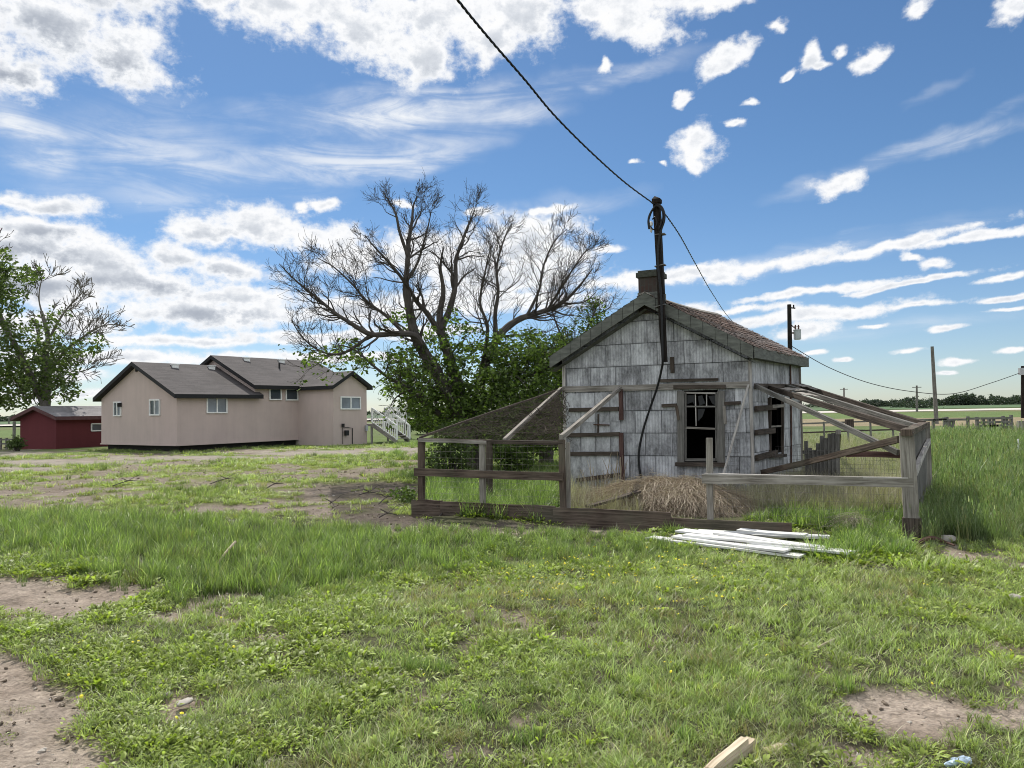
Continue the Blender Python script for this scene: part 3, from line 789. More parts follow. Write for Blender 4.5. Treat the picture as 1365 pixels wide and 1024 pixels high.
    h = N.math('ADD', N.math('ADD', f1, N.math('MULTIPLY', lump, 2.0)), N.math('SUBTRACT', N.math('MULTIPLY', peb, 0.5), N.math('MULTIPLY', crack, .3)))
    setc(N, bs, c, 0.95, h, 0.9, 0.03, spec=0.1)
    o = np_mesh("ground", np.stack([x, y, z], 1), q[:, ::-1].copy(), m_)
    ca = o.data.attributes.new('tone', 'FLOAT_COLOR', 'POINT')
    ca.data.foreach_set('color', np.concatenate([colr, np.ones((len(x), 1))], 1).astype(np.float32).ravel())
    da = o.data.attributes.new('bare', 'FLOAT', 'POINT'); da.data.foreach_set('value', np.maximum(dirt, gravel).astype(np.float32))
    o.data.polygons.foreach_set('use_smooth', [True] * len(o.data.polygons))
    col.objects.link(o); tag(o, kind='structure')
build_ground()

# the pale gravel road across the plain
def strip(name, y0, y1, x0, x1, z, mat, slope=0.0, n=60):
    v = []; f = []
    for i in range(n + 1):
        x = x0 + (x1 - x0) * i / n
        wv = math.sin(i * .7) * 1.2
        v += [(x, y0 + slope * x + wv, z), (x, y1 + slope * x + wv, z)]
    for i in range(n): f.append((2 * i, 2 * i + 2, 2 * i + 3, 2 * i + 1))
    me = bpy.data.meshes.new(name); me.from_pydata(v, [], f); me.materials.append(mat)
    o = bpy.data.objects.new(name, me); col.objects.link(o); return tag(o, kind='structure')
M_road = m_plain("pale_gravel_road", (0.50, 0.46, 0.41), 0.95, 0.12, 0.3)
strip("road", 160, 205, -420, 620, 0.06, M_road, -0.10)
M_crop = m_plain("young_crop_field", (0.075, 0.125, 0.05), 0.95, 0.25, 0.05)
strip("field", 225, 420, -700, 900, 0.08, M_crop, -0.04)

# ------------------------------------------------------------------ the old shed
_p = P(1000, 575, 13.2); FR = Vector((_p.x, _p.y, 0))
_p = P(752, 575, 14.72); FLc = Vector((_p.x, _p.y, 0))
sd = Vector((math.sin(R(34)), math.cos(R(34)), 0))
SL = 3.62
BR = FR + sd * SL; BL = FLc + sd * SL
e_f = (FR - FLc).normalized(); W_F = (FR - FLc).length
n_f = Vector((e_f.y, -e_f.x, 0)); n_s = Vector((sd.y, -sd.x, 0))
EAVE, PEAK = 2.62, 3.62
Z0 = -0.12
def onF(px, py): return OP(px, py, FLc, FR)
def onS(px, py): return OP(px, py, FR, BR)
UPV = Vector((0, 0, 1))
shed = thing("old_shed", "small old shed clad in flaking white panels with a brick chimney on its shingle roof", "shed", (FLc + FR + BL + BR) / 4)

def uvF(px, py):
    p = onF(px, py); return ((p - FLc).dot(e_f), p.z - Z0)
def uvS(px, py):
    p = onS(px, py); return ((p - FR).dot(sd), p.z - Z0)
wx0, wy0 = uvF(912, 616); wx1, wy1 = uvF(957, 520)
sx0, sy0 = uvS(1024, 606); sx1, sy1 = uvS(1041, 531)
hF = [(wx0, wy0, wx1, wy1)]
hS = [(sx0, sy0, sx1, sy1)]
wallh = EAVE - Z0
gable = [(0, 0), (W_F, 0), (W_F, wallh), (W_F / 2, PEAK - Z0 - 0.02), (0, wallh)]
side = [(0, 0), (SL, 0), (SL, wallh), (0, wallh)]
def shed_wall(p0, e, nrm, outline, holes, cw, ch):
    mb = MB()
    base = p0 + Vector((0, 0, Z0))
    sheet_wall(mb, base, e, outline, holes, cw, ch, nrm, 0.014, 0.009, 0.016)
    mb.build("wall", M_siding, shed)
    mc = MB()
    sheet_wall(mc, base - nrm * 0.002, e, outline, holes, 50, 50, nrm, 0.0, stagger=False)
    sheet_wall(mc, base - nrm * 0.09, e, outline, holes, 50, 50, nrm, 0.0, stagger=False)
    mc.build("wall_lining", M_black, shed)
shed_wall(FLc, e_f, n_f, gable, hF, 0.50, 0.42)
shed_wall(FR, sd, n_s, side, hS, 0.30, 0.9)
shed_wall(BR, -e_f, -n_f, gable, [], 0.43, 0.40)
shed_wall(BL, -sd, -n_s, side, [], 0.43, 0.40)
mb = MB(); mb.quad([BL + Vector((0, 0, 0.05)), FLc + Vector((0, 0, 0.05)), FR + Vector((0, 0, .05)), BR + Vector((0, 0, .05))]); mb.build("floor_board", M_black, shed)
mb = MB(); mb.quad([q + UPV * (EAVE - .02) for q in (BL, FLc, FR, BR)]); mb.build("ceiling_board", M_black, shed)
# horizontal band board, corner and foot boards
mb = MB()
mb.beam(onF(752, 519) + n_f * .035, onF(1000, 513) + n_f * .035, 0.035, 0.11, seg=8, warp=.004); mb.build("band_board", M_wood_grey, shed)
mb = MB(); mb.beam(onF(880, 507.5) + n_f * .045, onF(958, 506) + n_f * .045, 0.03, 0.05); mb.build("batten", M_wood_dark, shed)
mb = MB(); mb.beam(FLc + n_f * .03 + e_f * .03 + Vector((0, 0, Z0)), FLc + n_f * .03 + e_f * .03 + Vector((0, 0, EAVE)), .06, .03, up=n_f); mb.build("corner_board", M_wood_pale, shed)
mb = MB(); mb.beam(FR + n_s * .03 + Vector((0, 0, Z0)), FR + n_s * .03 + Vector((0, 0, EAVE)), .05, .05, up=n_f); mb.build("corner_board", M_wood_pale, shed)
mb = MB(); mb.beam(BR + n_s * .03 - sd * .03 + Vector((0, 0, Z0)), BR + n_s * .03 - sd * .03 + Vector((0, 0, EAVE)), .06, .04, up=n_f); mb.build("corner_board", M_wood_grey, shed)
mb = MB(); mb.beam(onF(770, 655) + n_f * .03, onF(985, 660) + n_f * .03, .03, .16); mb.build("foot_board", M_wood_grey, shed)
# roof: deck, then a shingle skin on each slope
OVE, OVG = 0.15, 0.20
midF = (FLc + FR) / 2; half = W_F / 2
slope_n = (PEAK - EAVE) / half
def roofpt(s, t, along, lift=0.0):    # s side -1/1, t 0 ridge..1 eave edge, along distance from the front gable
    k = half + OVE
    zz = PEAK + 0.10 - (k * t) * slope_n
    sag = -0.045 * math.sin(max(0, min(1, (along + OVG) / (SL + 2 * OVG))) * math.pi) * (1 - .4 * t)
    return midF + e_f * (s * k * t) + sd * along + Vector((0, 0, zz + sag + lift))
md = MB()
for s in (-1, 1):
    nseg = 8
    for i in range(nseg):
        a0 = -OVG + (SL + 2 * OVG) * i / nseg; a1 = -OVG + (SL + 2 * OVG) * (i + 1) / nseg
        c = [roofpt(s, 0, a0, -.06), roofpt(s, 1, a0, -.06), roofpt(s, 1, a0, 0), roofpt(s, 0, a0, 0),
             roofpt(s, 0, a1, -.06), roofpt(s, 1, a1, -.06), roofpt(s, 1, a1, 0), roofpt(s, 0, a1, 0)]
        if s < 0: c = [c[1], c[0], c[3], c[2], c[5], c[4], c[7], c[6]]
        md.hexa(c, 0.5)
roof = md.build("roof", M_wood_dark, shed)
ms = MB()
nr = 15
for s in (-1, 1):
    for r in range(nr):
        t0 = r / nr; t1 = (r + 1) / nr + 0.015
        a = -OVG - .02
        while a < SL + OVG:
            w = random.uniform(.07, .16)
            j = random.uniform(-.012, .02)
            if random.random() < 0.035: a += w; continue
            l0, l1 = 0.008, 0.020 + random.uniform(0, .016)
            b = min(a + w - .006, SL + OVG + .02)
            pts = [roofpt(s, t0, a, l0), roofpt(s, min(t1 + j, 1.02), a, l1), roofpt(s, min(t1 + j, 1.02), b, l1), roofpt(s, t0, b, l0)]
            uv = [(a, t0 * 2), (a, t1 * 2), (b, t1 * 2), (b, t0 * 2)]
            if s < 0: pts.reverse(); uv.reverse()
            ms.quad(pts, uv)
            lo = [p - Vector((0, 0, .012)) for p in pts]
            i1 = 1 if s > 0 else 2; i2 = 2 if s > 0 else 1
            ms.quad([pts[i1], lo[i1], lo[i2], pts[i2]] if s > 0 else [pts[i2], lo[i2], lo[i1], pts[i1]][::-1])
            a += w
ms.build("shingle_cover", M_shake, roof)
mb = MB()
for i in range(8):
    a0 = -OVG + (SL + 2 * OVG) * i / 8; a1 = -OVG + (SL + 2 * OVG) * (i + 1) / 8
    for s in (-1, 1): mb.beam(roofpt(s, .03, a0, .03), roofpt(s, .03, a1, .03), .13, .018, up=(roofpt(s, 0, 0) - roofpt(s, 1, 0)).cross(sd) * s)
mb.build("ridge_cap", M_wood_grey, roof)
# rake boards of the front gable, in short lengths as on the real one
for s in (-1, 1):
    fm = MB()
    nb = 9
    for i in range(nb):
        t0 = 0.0 + i / nb; t1 = (i + 1) / nb - .004
        def fp(t, dn, off): return roofpt(s, t, -OVG, -dn) - n_f * 0 + n_f * off
        wd = 0.215
        c = [fp(t0, wd, .004), fp(t1, wd, .004), fp(t1, -.01, .004), fp(t0, -.01, .004)]
        o = [p + n_f * (.022 + random.uniform(0, .004)) for p in c]
        cs = c + o
        if s < 0: cs = [c[1], c[0], c[3], c[2], o[1], o[0], o[3], o[2]]
        fm.hexa(cs, .3, random.random())
    fm.build("rake_board", M_fascia, shed)
    sm = MB()
    sm.quad([roofpt(s, 0, -OVG, -.28), roofpt(s, 1, -OVG, -.28), roofpt(s, 1, 0.02, -.28), roofpt(s, 0, .02, -.28)])
    sm.build("soffit", M_fascia, shed)
    em = MB()
    em.beam(roofpt(s, 1, -OVG, -.10) + e_f * s * .014, roofpt(s, 1, SL + OVG, -.10) + e_f * s * .014, .025, .19, seg=6, warp=.003)
    em.build("fascia", M_fascia, shed)
    em = MB()
    zz = roofpt(s, 1, 0).z - .19
    pA = roofpt(s, 1, -OVG); pB = roofpt(s, 1, SL + OVG)
    inn = -e_f * s * (OVE + .02)
    q = [Vector((pA.x, pA.y, zz)), Vector((pB.x, pB.y, zz)), Vector((pB.x, pB.y, zz)) + inn, Vector((pA.x, pA.y, zz)) + inn]
    em.quad(q if s < 0 else q[::-1]); em.build("soffit", M_fascia, shed)
mb = MB()
for s in (-1, 1):
    q = [roofpt(s, t, SL + OVG, l) for t, l in ((0, .0), (1, .0), (1, -.2), (0, -.2))]
    mb.quad(q if s < 0 else q[::-1])
mb.build("rake_board", M_fascia, shed)
# chimney
ch_c = midF + sd * 0.14 + e_f * 0.0
cz0 = PEAK - 0.25; cz1 = P(870, 371, (ch_c.y)).z
rzf = math.atan2(e_f.y, e_f.x)
mb = MB(); mb.box((ch_c.x, ch_c.y, cz0), .40, .40, cz1 - cz0, rzf); chim = mb.build("chimney", M_brick, roof)
mb = MB(); mb.box((ch_c.x, ch_c.y, cz1 - .004), .47, .47, .09, rzf).box((ch_c.x, ch_c.y, cz1 + .085), .41, .41, .04, rzf); mb.build("chimney_cap", M_concrete, roof)
mb = MB(); mb.box((ch_c.x, ch_c.y, PEAK - .02), .43, .43, .16, rzf); mb.build("chimney_flashing", M_fascia, roof)

# front window
def part_beam(name, fn, nrm, a, b, w, th, off, mat, parent, seg=1):
    m = MB()
    pa, pb = fn(*a) + nrm * off, fn(*b) + nrm * off
    m.beam(pa, pb, w, th, up=nrm, seg=seg, warp=.003 if seg > 1 else 0)
    return m.build(name, mat, parent)
win = part_beam("window", onF, n_f, (908, 521), (908.5, 617), .12, .05, .045, M_picket, shed, 3)
part_beam("frame", onF, n_f, (962, 521), (962, 617), .12, .05, .045, M_picket, win, 3)
part_beam("head", onF, n_f, (899, 516), (968, 515.5), .07, .07, .055, M_wood_dark, win)
part_beam("sill", onF, n_f, (902, 618.5), (968, 619), .07, .12, .06, M_wood_dark, win)
for (a, b, w, m_) in (((912, 523.5), (957, 524.5), .03, M_wood_pale), ((912, 542), (957, 542), .028, M_picket), ((912, 570), (957, 572), .035, M_wood_grey), ((914, 523), (914, 614), .035, M_picket), ((955, 523), (955, 614), .035, M_picket), ((912, 613), (957, 613), .05, M_picket)):
    part_beam("sash", onF, n_f, a, b, w, .035, .0, m_, win)
for (a, b) in (((927, 526), (928, 568)), ((942, 526), (942, 541))):
    part_beam("muntin", onF, n_f, a, b, .018, .02, .0, M_wood_pale, win)
def pane(poly, nm="pane"):
    m = MB(); m.quad([onF(*q) - n_f * .01 for q in poly]); m.build(nm, M_glass_dirty, win)
pane([(916, 527), (925, 527), (926, 541), (923, 536), (916, 539)])
pane([(930, 528), (936, 527), (940, 538), (932, 541)])
pane([(944, 528), (953, 527), (954, 541), (949, 538)])
pane([(930, 545), (940, 545), (936, 556), (930, 562)])
# brackets either side of the window
for (a, b) in (((883, 541), (903, 540)), ((966, 538), (988, 537))):
    part_beam("bracket", onF, n_f, a, b, .06, .04, .05, M_wood_dark, shed)
part_beam("bracket", onF, n_f, (903, 541), (906, 560), .05, .03, .07, M_wood_brown, shed)
part_beam("bracket", onF, n_f, (966, 541), (968, 565), .05, .03, .07, M_wood_grey, shed)

# boarded door at the left of the front
dm = MB()
dx0, dy0 = uvF(757, 652); dx1, dy1 = uvF(827, 523)
k = 0; x = dx0
while x < dx1 - .01:
    w = min(.30, dx1 - x)
    for (v0, v1) in ((dy0, dy0 + (dy1 - dy0) * .36), (dy0 + (dy1 - dy0) * .362, dy0 + (dy1 - dy0) * .70), (dy0 + (dy1 - dy0) * .702, dy1)):
        c = [FLc + e_f * u + Vector((0, 0, Z0 + v)) + n_f * .028 for u, v in ((x + .003, v0), (x + w - .003, v0), (x + w - .003, v1), (x + .003, v1))]
        o = [p + n_f * .014 for p in c]
        dm.hexa([c[0], c[1], c[2], c[3], o[0], o[1], o[2], o[3]], .1, random.random())
        i = len(dm.uv) - 4
    x += w
door = dm.build("door", M_siding, shed)
for (a, b) in (((760, 546.5), (826, 545)), ((757, 580), (828, 578.5)), ((760, 605), (826, 604)), ((770, 640), (828, 632))):
    part_beam("batten", onF, n_f, a, b, .075, .03, .065, M_wood_dark if a[1] != 640 else M_wood_brown, door, 4)
part_beam("latch", onF, n_f, (793, 566), (814, 566.5), .022, .03, .075, M_rust, door)
part_beam("latch", onF, n_f, (799, 552), (798.5, 581), .028, .02, .06, M_wood_dark, door)
part_beam("door_post", onF, n_f, (828.5, 519), (829.5, 560), .075, .05, .06, M_wood_red, shed, 3)
part_beam("door_post", onF, n_f, (829, 577), (832, 652), .075, .05, .06, M_wood_red, shed, 3)

# side window with its boards, and a conduit
swin = part_beam("window", onS, n_s, (1024, 529), (1024, 608), .05, .05, .03, M_wood_dark, shed, 2)
part_beam("frame", onS, n_s, (1041, 530), (1041, 607), .05, .05, .03, M_wood_dark, swin, 2)
part_beam("sill", onS, n_s, (1022, 608), (1043, 607), .06, .1, .04, M_wood_dark, swin)
part_beam("sash", onS, n_s, (1024, 569), (1041, 568), .035, .03, 0, M_wood_grey, swin)
for (a, b) in (((1003, 545), (1030, 543)), ((1003, 577), (1028, 574)), ((1004, 611), (1031, 603))):
    part_beam("bracket", onS, n_s, a, b, .10, .05, .06, M_wood_dark, shed, 2)
part_beam("bracket", onS, n_s, (1024, 542), (1040, 541), .06, .04, .07, M_wood_grey, shed)
cm = MB(); cm.tube([onS(1051, 487) + n_s * .04, onS(1052, 560) + n_s * .04, onS(1052, 618) + n_s * .04], .017, 6); cm.build("conduit", M_rust, shed)

# ------------------------------------------------------------------ service pole on the gable, with its cables
pf = lambda px, py: onF(px, py) + n_f * (OVG + .14)
pole = thing("service_pole", "dark square timber pole rising past the chimney on the shed gable", "pole", pf(889, 484))
mb = MB(); mb.beam(pf(892, 484), pf(887.5, 395), .085, .10, up=n_f, w2=.11, h2=.12, seg=5, warp=.004).beam(pf(887.5, 395), pf(882, 277), .11, .12, up=n_f, w2=.12, h2=.12, seg=6, warp=.004)
mb.build("post", M_pole, pole)
mb = MB()
t = pf(882, 277); r_ = .075
top = t + Vector((0, 0, .14))
cs = [t + e_f * (x * r_) + n_f * (y * r_) for x, y in ((-1, -1), (1, -1), (1, 1), (-1, 1))]
c2 = [p + Vector((0, 0, .07)) for p in cs]
mb.hexa(cs + c2, .1)
for i in range(4): mb.quad([c2[i], c2[(i + 1) % 4], top - e_f * .04])
mb.build("pole_cap", M_pole, pole)
mb = MB(); mb.beam(pf(896.5, 476) - n_f * .3, pf(897, 497) - n_f * .33, .07, .06, up=n_f); mb.build("block", M_wood_dark, pole)
for (a, b) in ((319, 317), (360, 357), (413, 409)):
    mb = MB(); mb.beam(pf(880, a), pf(893, b), .015, .15, up=n_f); mb.build("strap", M_wire, pole)
mb = MB()
mb.blob(pf(876, 305) + n_f * .08, .03, .03, .05, .1, 8, 6, 1); mb.blob(pf(876, 313) + n_f * .08, .025, .025, .05, .1, 8, 6, 2)
mb.build("insulator", M_white, pole)
mb = MB(); mb.beam(pf(876, 277), pf(884, 276) , .03, .14, up=n_f); mb.build("bracket", M_rust, pole)
def spline(pts, n=8):
    pts = [Vector(p) for p in pts]
    out = []
    for i in range(len(pts) - 1):
        p0 = pts[max(i - 1, 0)]; p1 = pts[i]; p2 = pts[i + 1]; p3 = pts[min(i + 2, len(pts) - 1)]
        for k in range(n):
            t = k / n
            out.append(0.5 * ((2 * p1) + (p2 - p0) * t + (2 * p0 - 5 * p1 + 4 * p2 - p3) * t * t + (3 * p1 - p0 - 3 * p2 + p3) * t ** 3))
    out.append(pts[-1])
    return out
def loose(*q, off=.10): return [pf(x, y) + n_f * off for x, y in q]
mb = MB()
mb.tube(spline(loose((874, 312), (873, 300), (877, 289), (884, 281), (890, 284), (893.5, 293), (893, 302), (889, 314), (886, 330), (885, 352), (887, 375), (889, 395))), .022, 6)
mb.tube(spline(loose((883, 282), (887.5, 284), (891.5, 290), (891.5, 300), (887, 312), off=.12)), .014, 6)
mb.tube(spline(loose((876, 309), (880, 313), (884, 306), (882, 297), (878, 300), off=.12)), .012, 6)
mb.build("cable_coil", M_cable, pole)
mb = MB()
w1 = [pf(889, 395) + n_f * .1, pf(890.5, 440) + n_f * .09, pf(891, 480) + n_f * .08, onF(888, 492) + n_f * .32, onF(880, 516) + n_f * .2, onF(867, 548) + n_f * .09, onF(858, 575) + n_f * .06, onF(853, 602) + n_f * .06, onF(853, 622) + n_f * .05, onF(857, 642) + n_f * .06]
mb.tube(spline(w1), .021, 7)
tag(mb.build("service_cable", M_cable), "thick black cable curving down the white shed front beside the window", "cable")

def twisted(name, pts, rad, turns, label, n_s=90):
    mb = MB()
    c = [Vector(p) for p in pts]
    for k in range(3):
        path = []
        for i, p in enumerate(c):
            tt = (c[min(i + 1, len(c) - 1)] - c[max(i - 1, 0)]).normalized()
            a = tt.cross(Vector((0, 0, 1))).normalized(); b = tt.cross(a)
            q = turns * 2 * math.pi * i / (len(c) - 1) + k * 2.094
            path.append(p + (a * math.cos(q) + b * math.sin(q)) * rad)
        mb.tube(path, rad * .85, 5)
    return tag(mb.build(name, M_cable), label, "cable")
def sagline(a, b, sag, n):
    a, b = Vector(a), Vector(b)
    return [a.lerp(b, i / n) - Vector((0, 0, sag * 4 * (i / n) * (1 - i / n))) for i in range(n + 1)]
pt = pf(876, 275)
# towards a pole behind the viewer: passes the top of the picture at px 610
def cablefit():
    d0 = pt.y
    pts = [P(876, 275, d0)]
    for (x, y, d) in ((835, 245, d0 - 1.5), (790, 205, d0 - 3.0), (740, 155, d0 - 4.4), (700, 107, d0 - 5.4), (655, 55, d0 - 6.35), (610, 0, d0 - 7.15), (555, -75, d0 - 7.95), (480, -190, d0 - 8.8)):
        pts.append(P(x, y, d))
    return spline(pts, 26)
twisted("overhead_cable", cablefit(), .0075, 22, "twisted black cable crossing the sky down to the top of the service pole")
twisted("drop_cable", spline([pf(887, 283) + n_f * .05, P(905, 312, 15.5), P(925, 348, 19), P(950, 392, 25), P(975, 427, 33), P(1005, 452, 42), P(1051, 470, 53.8)], 14), .0095, 40, "thin twisted black cable slanting from the service pole down behind the shed roof")

# ------------------------------------------------------------------ wire pens in front of the shed
PA = G(556, 687); PB = G(1212, 719)
def onP(px, py): return OP(px, py, PA, PB)
e_p = (PB - PA).normalized(); n_p = Vector((e_p.y, -e_p.x, 0))
def gpt(p): return Vector((p.x, p.y, gzf(p.x, p.y)))

def wire_grid(mb, o, eu, ev, inside, su, sv, r=.0016, n=400, wob=.004):
    """welded wire: thin strands both ways, clipped by inside(u,v)"""
    def run(fixed, alongu, lim):
        seg = None; step = .06
        t = lim[0]
        pts = []
        nrm = eu.cross(ev).normalized()
        ph = random.uniform(0, 6)
        while t <= lim[1] + 1e-6:
            u, v = (t, fixed) if alongu else (fixed, t)
            if inside(u, v):
                pts.append(o + eu * u + ev * v + nrm * (math.sin(u * 5 + v * 7) * wob * 3 + math.sin(u * 2.2 + 1) * wob * 4))
            else:
                if len(pts) > 1: mb.tube(pts, r, 3, cap=False)
                pts = []
            t += step
        if len(pts) > 1: mb.tube(pts, r, 3, cap=False)
    return run
def mesh_panel(name, o, eu, ev, ul, vl, inside, su, sv, parent, r=.0018, mat=None):
    mb = MB()
    run = wire_grid(mb, o, eu, ev, inside, su, sv, r)
    v = vl[0]
    while v <= vl[1]:
        run(v + random.uniform(-.004, .004), True, ul); v += sv
    u = ul[0]
    while u <= ul[1]:
        run(u + random.uniform(-.004, .004), False, vl); u += su
    if mb.v: return mb.build(name, mat or M_wire, parent)

penL = thing("poultry_pen", "old wire covered pen of brown boards left of the shed door", "pen", gpt((onP(556, 687) + onP(752, 697)) / 2))
penR = thing("poultry_pen", "collapsed wire pen with bare rafters at the right end of the shed", "pen", gpt(PB))
def bm(name, a, b, w, h, mat, parent, up=(0, 0, 1), seg=1, warp=.0, **k):
    m = MB(); m.beam(a, b, w, h, up=up, seg=seg, warp=warp, **k)
    return m.build(name, mat, parent)
UP = Vector((0, 0, 1))
# left pen: posts
for (xb, yb, xt, yt, w, off, mat) in ((562, 688, 562, 585, .085, .0, M_wood_brown), (643.5, 680, 643, 587, .075, .0, M_wood_grey), (751, 699, 749, 586, .075, 0, M_wood_brown), (756, 690, 755, 590, .05, -.06, M_wood_grey)):
    a = onP(xb, yb) + n_p * off; b = onP(xt, yt) + n_p * off
    a.z = gzf(a.x, a.y) - .1
    bm("post", a, b, w, w, mat, penL, up=n_p, seg=5, warp=.004)
a = P(652, 660, 13.2); b = P(652, 586, 13.2); a.z = gzf(a.x, a.y) - .1
bm("post", a, b, .09, .09, M_wood_dark, penL, up=n_p, seg=3, warp=.004)
off = n_p * .06
# bottom boards (two lengths, one above the other)
def ground_y(px):  # pixel of the foot of the pen line
    return 687 + (px - 556) / (1212 - 556) * (719 - 687)
for (x0, x1, t0, t1, h) in ((552, 592, 665.5, 667, .0), (590, 742, 667, 675, .0), (740, 895, 675, 683, .0)):
    a = onP(x0, t0); b = onP(x1, t1)
    ha = a.z - gzf(a.x, a.y) + .08; hb = b.z - gzf(b.x, b.y) + .08
    bm("bottom_board", a + off - UP * ha / 2, b + off - UP * hb / 2, .04, ha, M_wood_brown, penL, seg=6, warp=.006, h2=hb)
bm("bottom_board", onP(890, 695) + off, onP(1056, 703) + off, .04, .12, M_wood_brown, penR, seg=6, warp=.006)
bm("rail", onP(555, 629) + off, onP(752, 635) + off, .035, .115, M_wood_brown, penL, seg=8, warp=.004)
bm("top_rail", onP(557, 585) + UP * .0, onP(752, 590.5), .07, .035, M_wood_dark, penL, seg=8, warp=.005)
bm("top_rail", onP(560, 586.5) + n_p * .05, onP(650, 590) + n_p * .05, .02, .05, M_wood_grey, penL, seg=6, warp=.003)
bm("top_rail", P(655, 590, 13.2), P(752, 592, 13.2), .05, .05, M_wood_dark, penL, seg=3, warp=.003)
# roof of the left pen: rafters and sagging wire with dead vines on it
ap = onF(750, 518) + n_f * .06
ap2 = onF(828, 518) + n_f * .08
bl_ = onP(559, 584); br_ = onP(752, 590)
bm("rafter", onP(672, 588), ap, .05, .07, M_wood_grey, penL, seg=6, warp=.006)
bm("rafter", onP(748, 583) , ap2, .055, .07, M_wood_grey, penL, seg=6, warp=.004)
bm("rafter", bl_, ap, .03, .03, M_wood_dark, penL, seg=8, warp=.012)
eu = (br_ - bl_).normalized(); nn = (br_ - bl_).cross(ap - bl_).normalized(); ev = nn.cross(eu)
au, av = (ap - bl_).dot(eu), (ap - bl_).dot(ev); Lu = (br_ - bl_).length
def in_roof(u, v):
    if v < 0 or v > av: return False
    k = v / av
    return au * k <= u <= Lu + (au - Lu) * k
mesh_panel("roof_wire", bl_ + UP * .02, eu, ev, (0, Lu + .5), (0, av), in_roof, .05, .05, penL, .0014, M_wood_dark)
mb = MB()
for i in range(180):
    for _ in range(40):
        u, v = random.uniform(0, Lu), random.uniform(0, av)
        if in_roof(u, v) : break
    if i < 150: u = min(u, Lu * .75)
    if not in_roof(u, v): continue
    p = bl_ + eu * u + ev * v
    L = random.uniform(.15, .7); an = random.gauss(.55, .7)
    dr = eu * math.cos(an) + ev * math.sin(an)
    pts = []
    for k in range(6):
        q = p + dr * (L * k / 5) + nn * (math.sin(k * 1.3 + i) * .015 + .012) + (ev * math.cos(an) - eu * math.sin(an)) * math.sin(k * .9 + i * 1.7) * .035
        u2, v2 = (q - bl_).dot(eu), (q - bl_).dot(ev)
        if not in_roof(u2, v2 * 1.02): break
        pts.append(q)
    if len(pts) > 2: mb.tube(pts, random.uniform(.002, .0055), 3, cap=False)
vine = mb.build("dead_vine", M_vine, penL)
# end of the left pen: wire and vines between the roof and the ground, shed side
o = onP(562, 664); eu2 = (onP(750, 672) - o).normalized()
mesh_panel("wire_mesh", o, eu2, UP, (0, (onP(750, 672) - o).length), (0, .92), lambda u, v: True, .09, .09, penL, .0015)
o2 = onP(757, 690); tgt = onF(757, 655)
# straw coloured vines hanging in the pen behind
mb = MB()
for i in range(120):
    p = onP(random.uniform(672, 748), random.uniform(560, 590)); p = p.lerp(ap, random.uniform(.25, .95))
    p = p + UP * random.uniform(-.25, .1)
    pts = [p]
    for k in range(4): pts.append(pts[-1] + Vector((random.uniform(-.12, .12), random.uniform(-.1, .1), random.uniform(-.16, .02))))
    mb.tube(pts, random.uniform(.003, .006), 3, cap=False)
mb.build("dead_vine", M_vine, penL)

# right pen
cp_b = onP(1216, 719); cp_t = onP(1209, 577)
cp_b.z = gzf(cp_b.x, cp_b.y) - .15
bm("corner_post", cp_b, cp_t, .155, .14, M_wood_grey, penR, up=n_p, seg=6, warp=.006)
mb = MB(); b_ = onP(1216, 719) + n_p * .05; b_.z = gzf(b_.x, b_.y) - .1
mb.beam(b_, b_ + UP * .36, .20, .10, up=n_p); mb.build("post_foot", M_wood_dark, penR)
ET = P(1233, 565.5, 11.9); EB = Vector((ET.x, ET.y, 0))
e_e = Vector((EB.x - cp_t.x, EB.y - cp_t.y, 0)); L_e = e_e.length; e_e.normalize(); n_e = Vector((e_e.y, -e_e.x, 0))
bm("top_plate", Vector((cp_t.x, cp_t.y, cp_t.z)) - e_e * .12 + UP * .01, ET + e_e * .1, .13, .07, M_wood_brown, penR, seg=4, warp=.004)
mb = MB()
u = .02
while u < L_e:
    w = random.uniform(.13, .2)
    zt = cp_t.z + (ET.z - cp_t.z) * u / L_e - .03
    zb = max(.18, random.uniform(.1, .35)) if u > .9 else random.uniform(.12, .3)
    p = Vector((cp_t.x, cp_t.y, 0)) + e_e * u
    mb.beam(p + UP * zb, p + UP * zt + e_e * random.uniform(-.01, .01), .018, w - .012, up=e_e)
    u += w
mb.build("end_boarding", M_picket, penR)
bm("brace", Vector((cp_b.x, cp_b.y, .78)) + n_e * .05, EB + UP * 1.02 + n_e * .05, .05, .075, M_wood_pale, penR, seg=4, warp=.006)
bm("end_post", EB - UP * .1, ET, .1, .1, M_wood_grey, penR, seg=3, warp=.004)
# rafters
Rf = [(onS(1021, 517), P(1209, 573, 9.5), .05, .09, M_wood_dark), (onS(1044, 515.5) , P(1222, 569, 10.6), .05, .085, M_picket), (onS(1064, 514.5), P(1232, 565, 11.7), .05, .085, M_wood_dark)]
for (a, b, w, h, m_) in Rf:
    bm("rafter", a + n_s * .05, b, w, h, m_, penR, seg=6, warp=.008)
bm("rafter", onS(1004, 514) + n_s * .06 + n_f * .05, P(1197, 604, 9.6), .045, .075, M_picket, penR, seg=7, warp=.012)
bm("ledger", onS(1004, 515) + n_s * .04, onS(1068, 515) + n_s * .04, .05, .10, M_wood_dark, penR, seg=4, warp=.004)
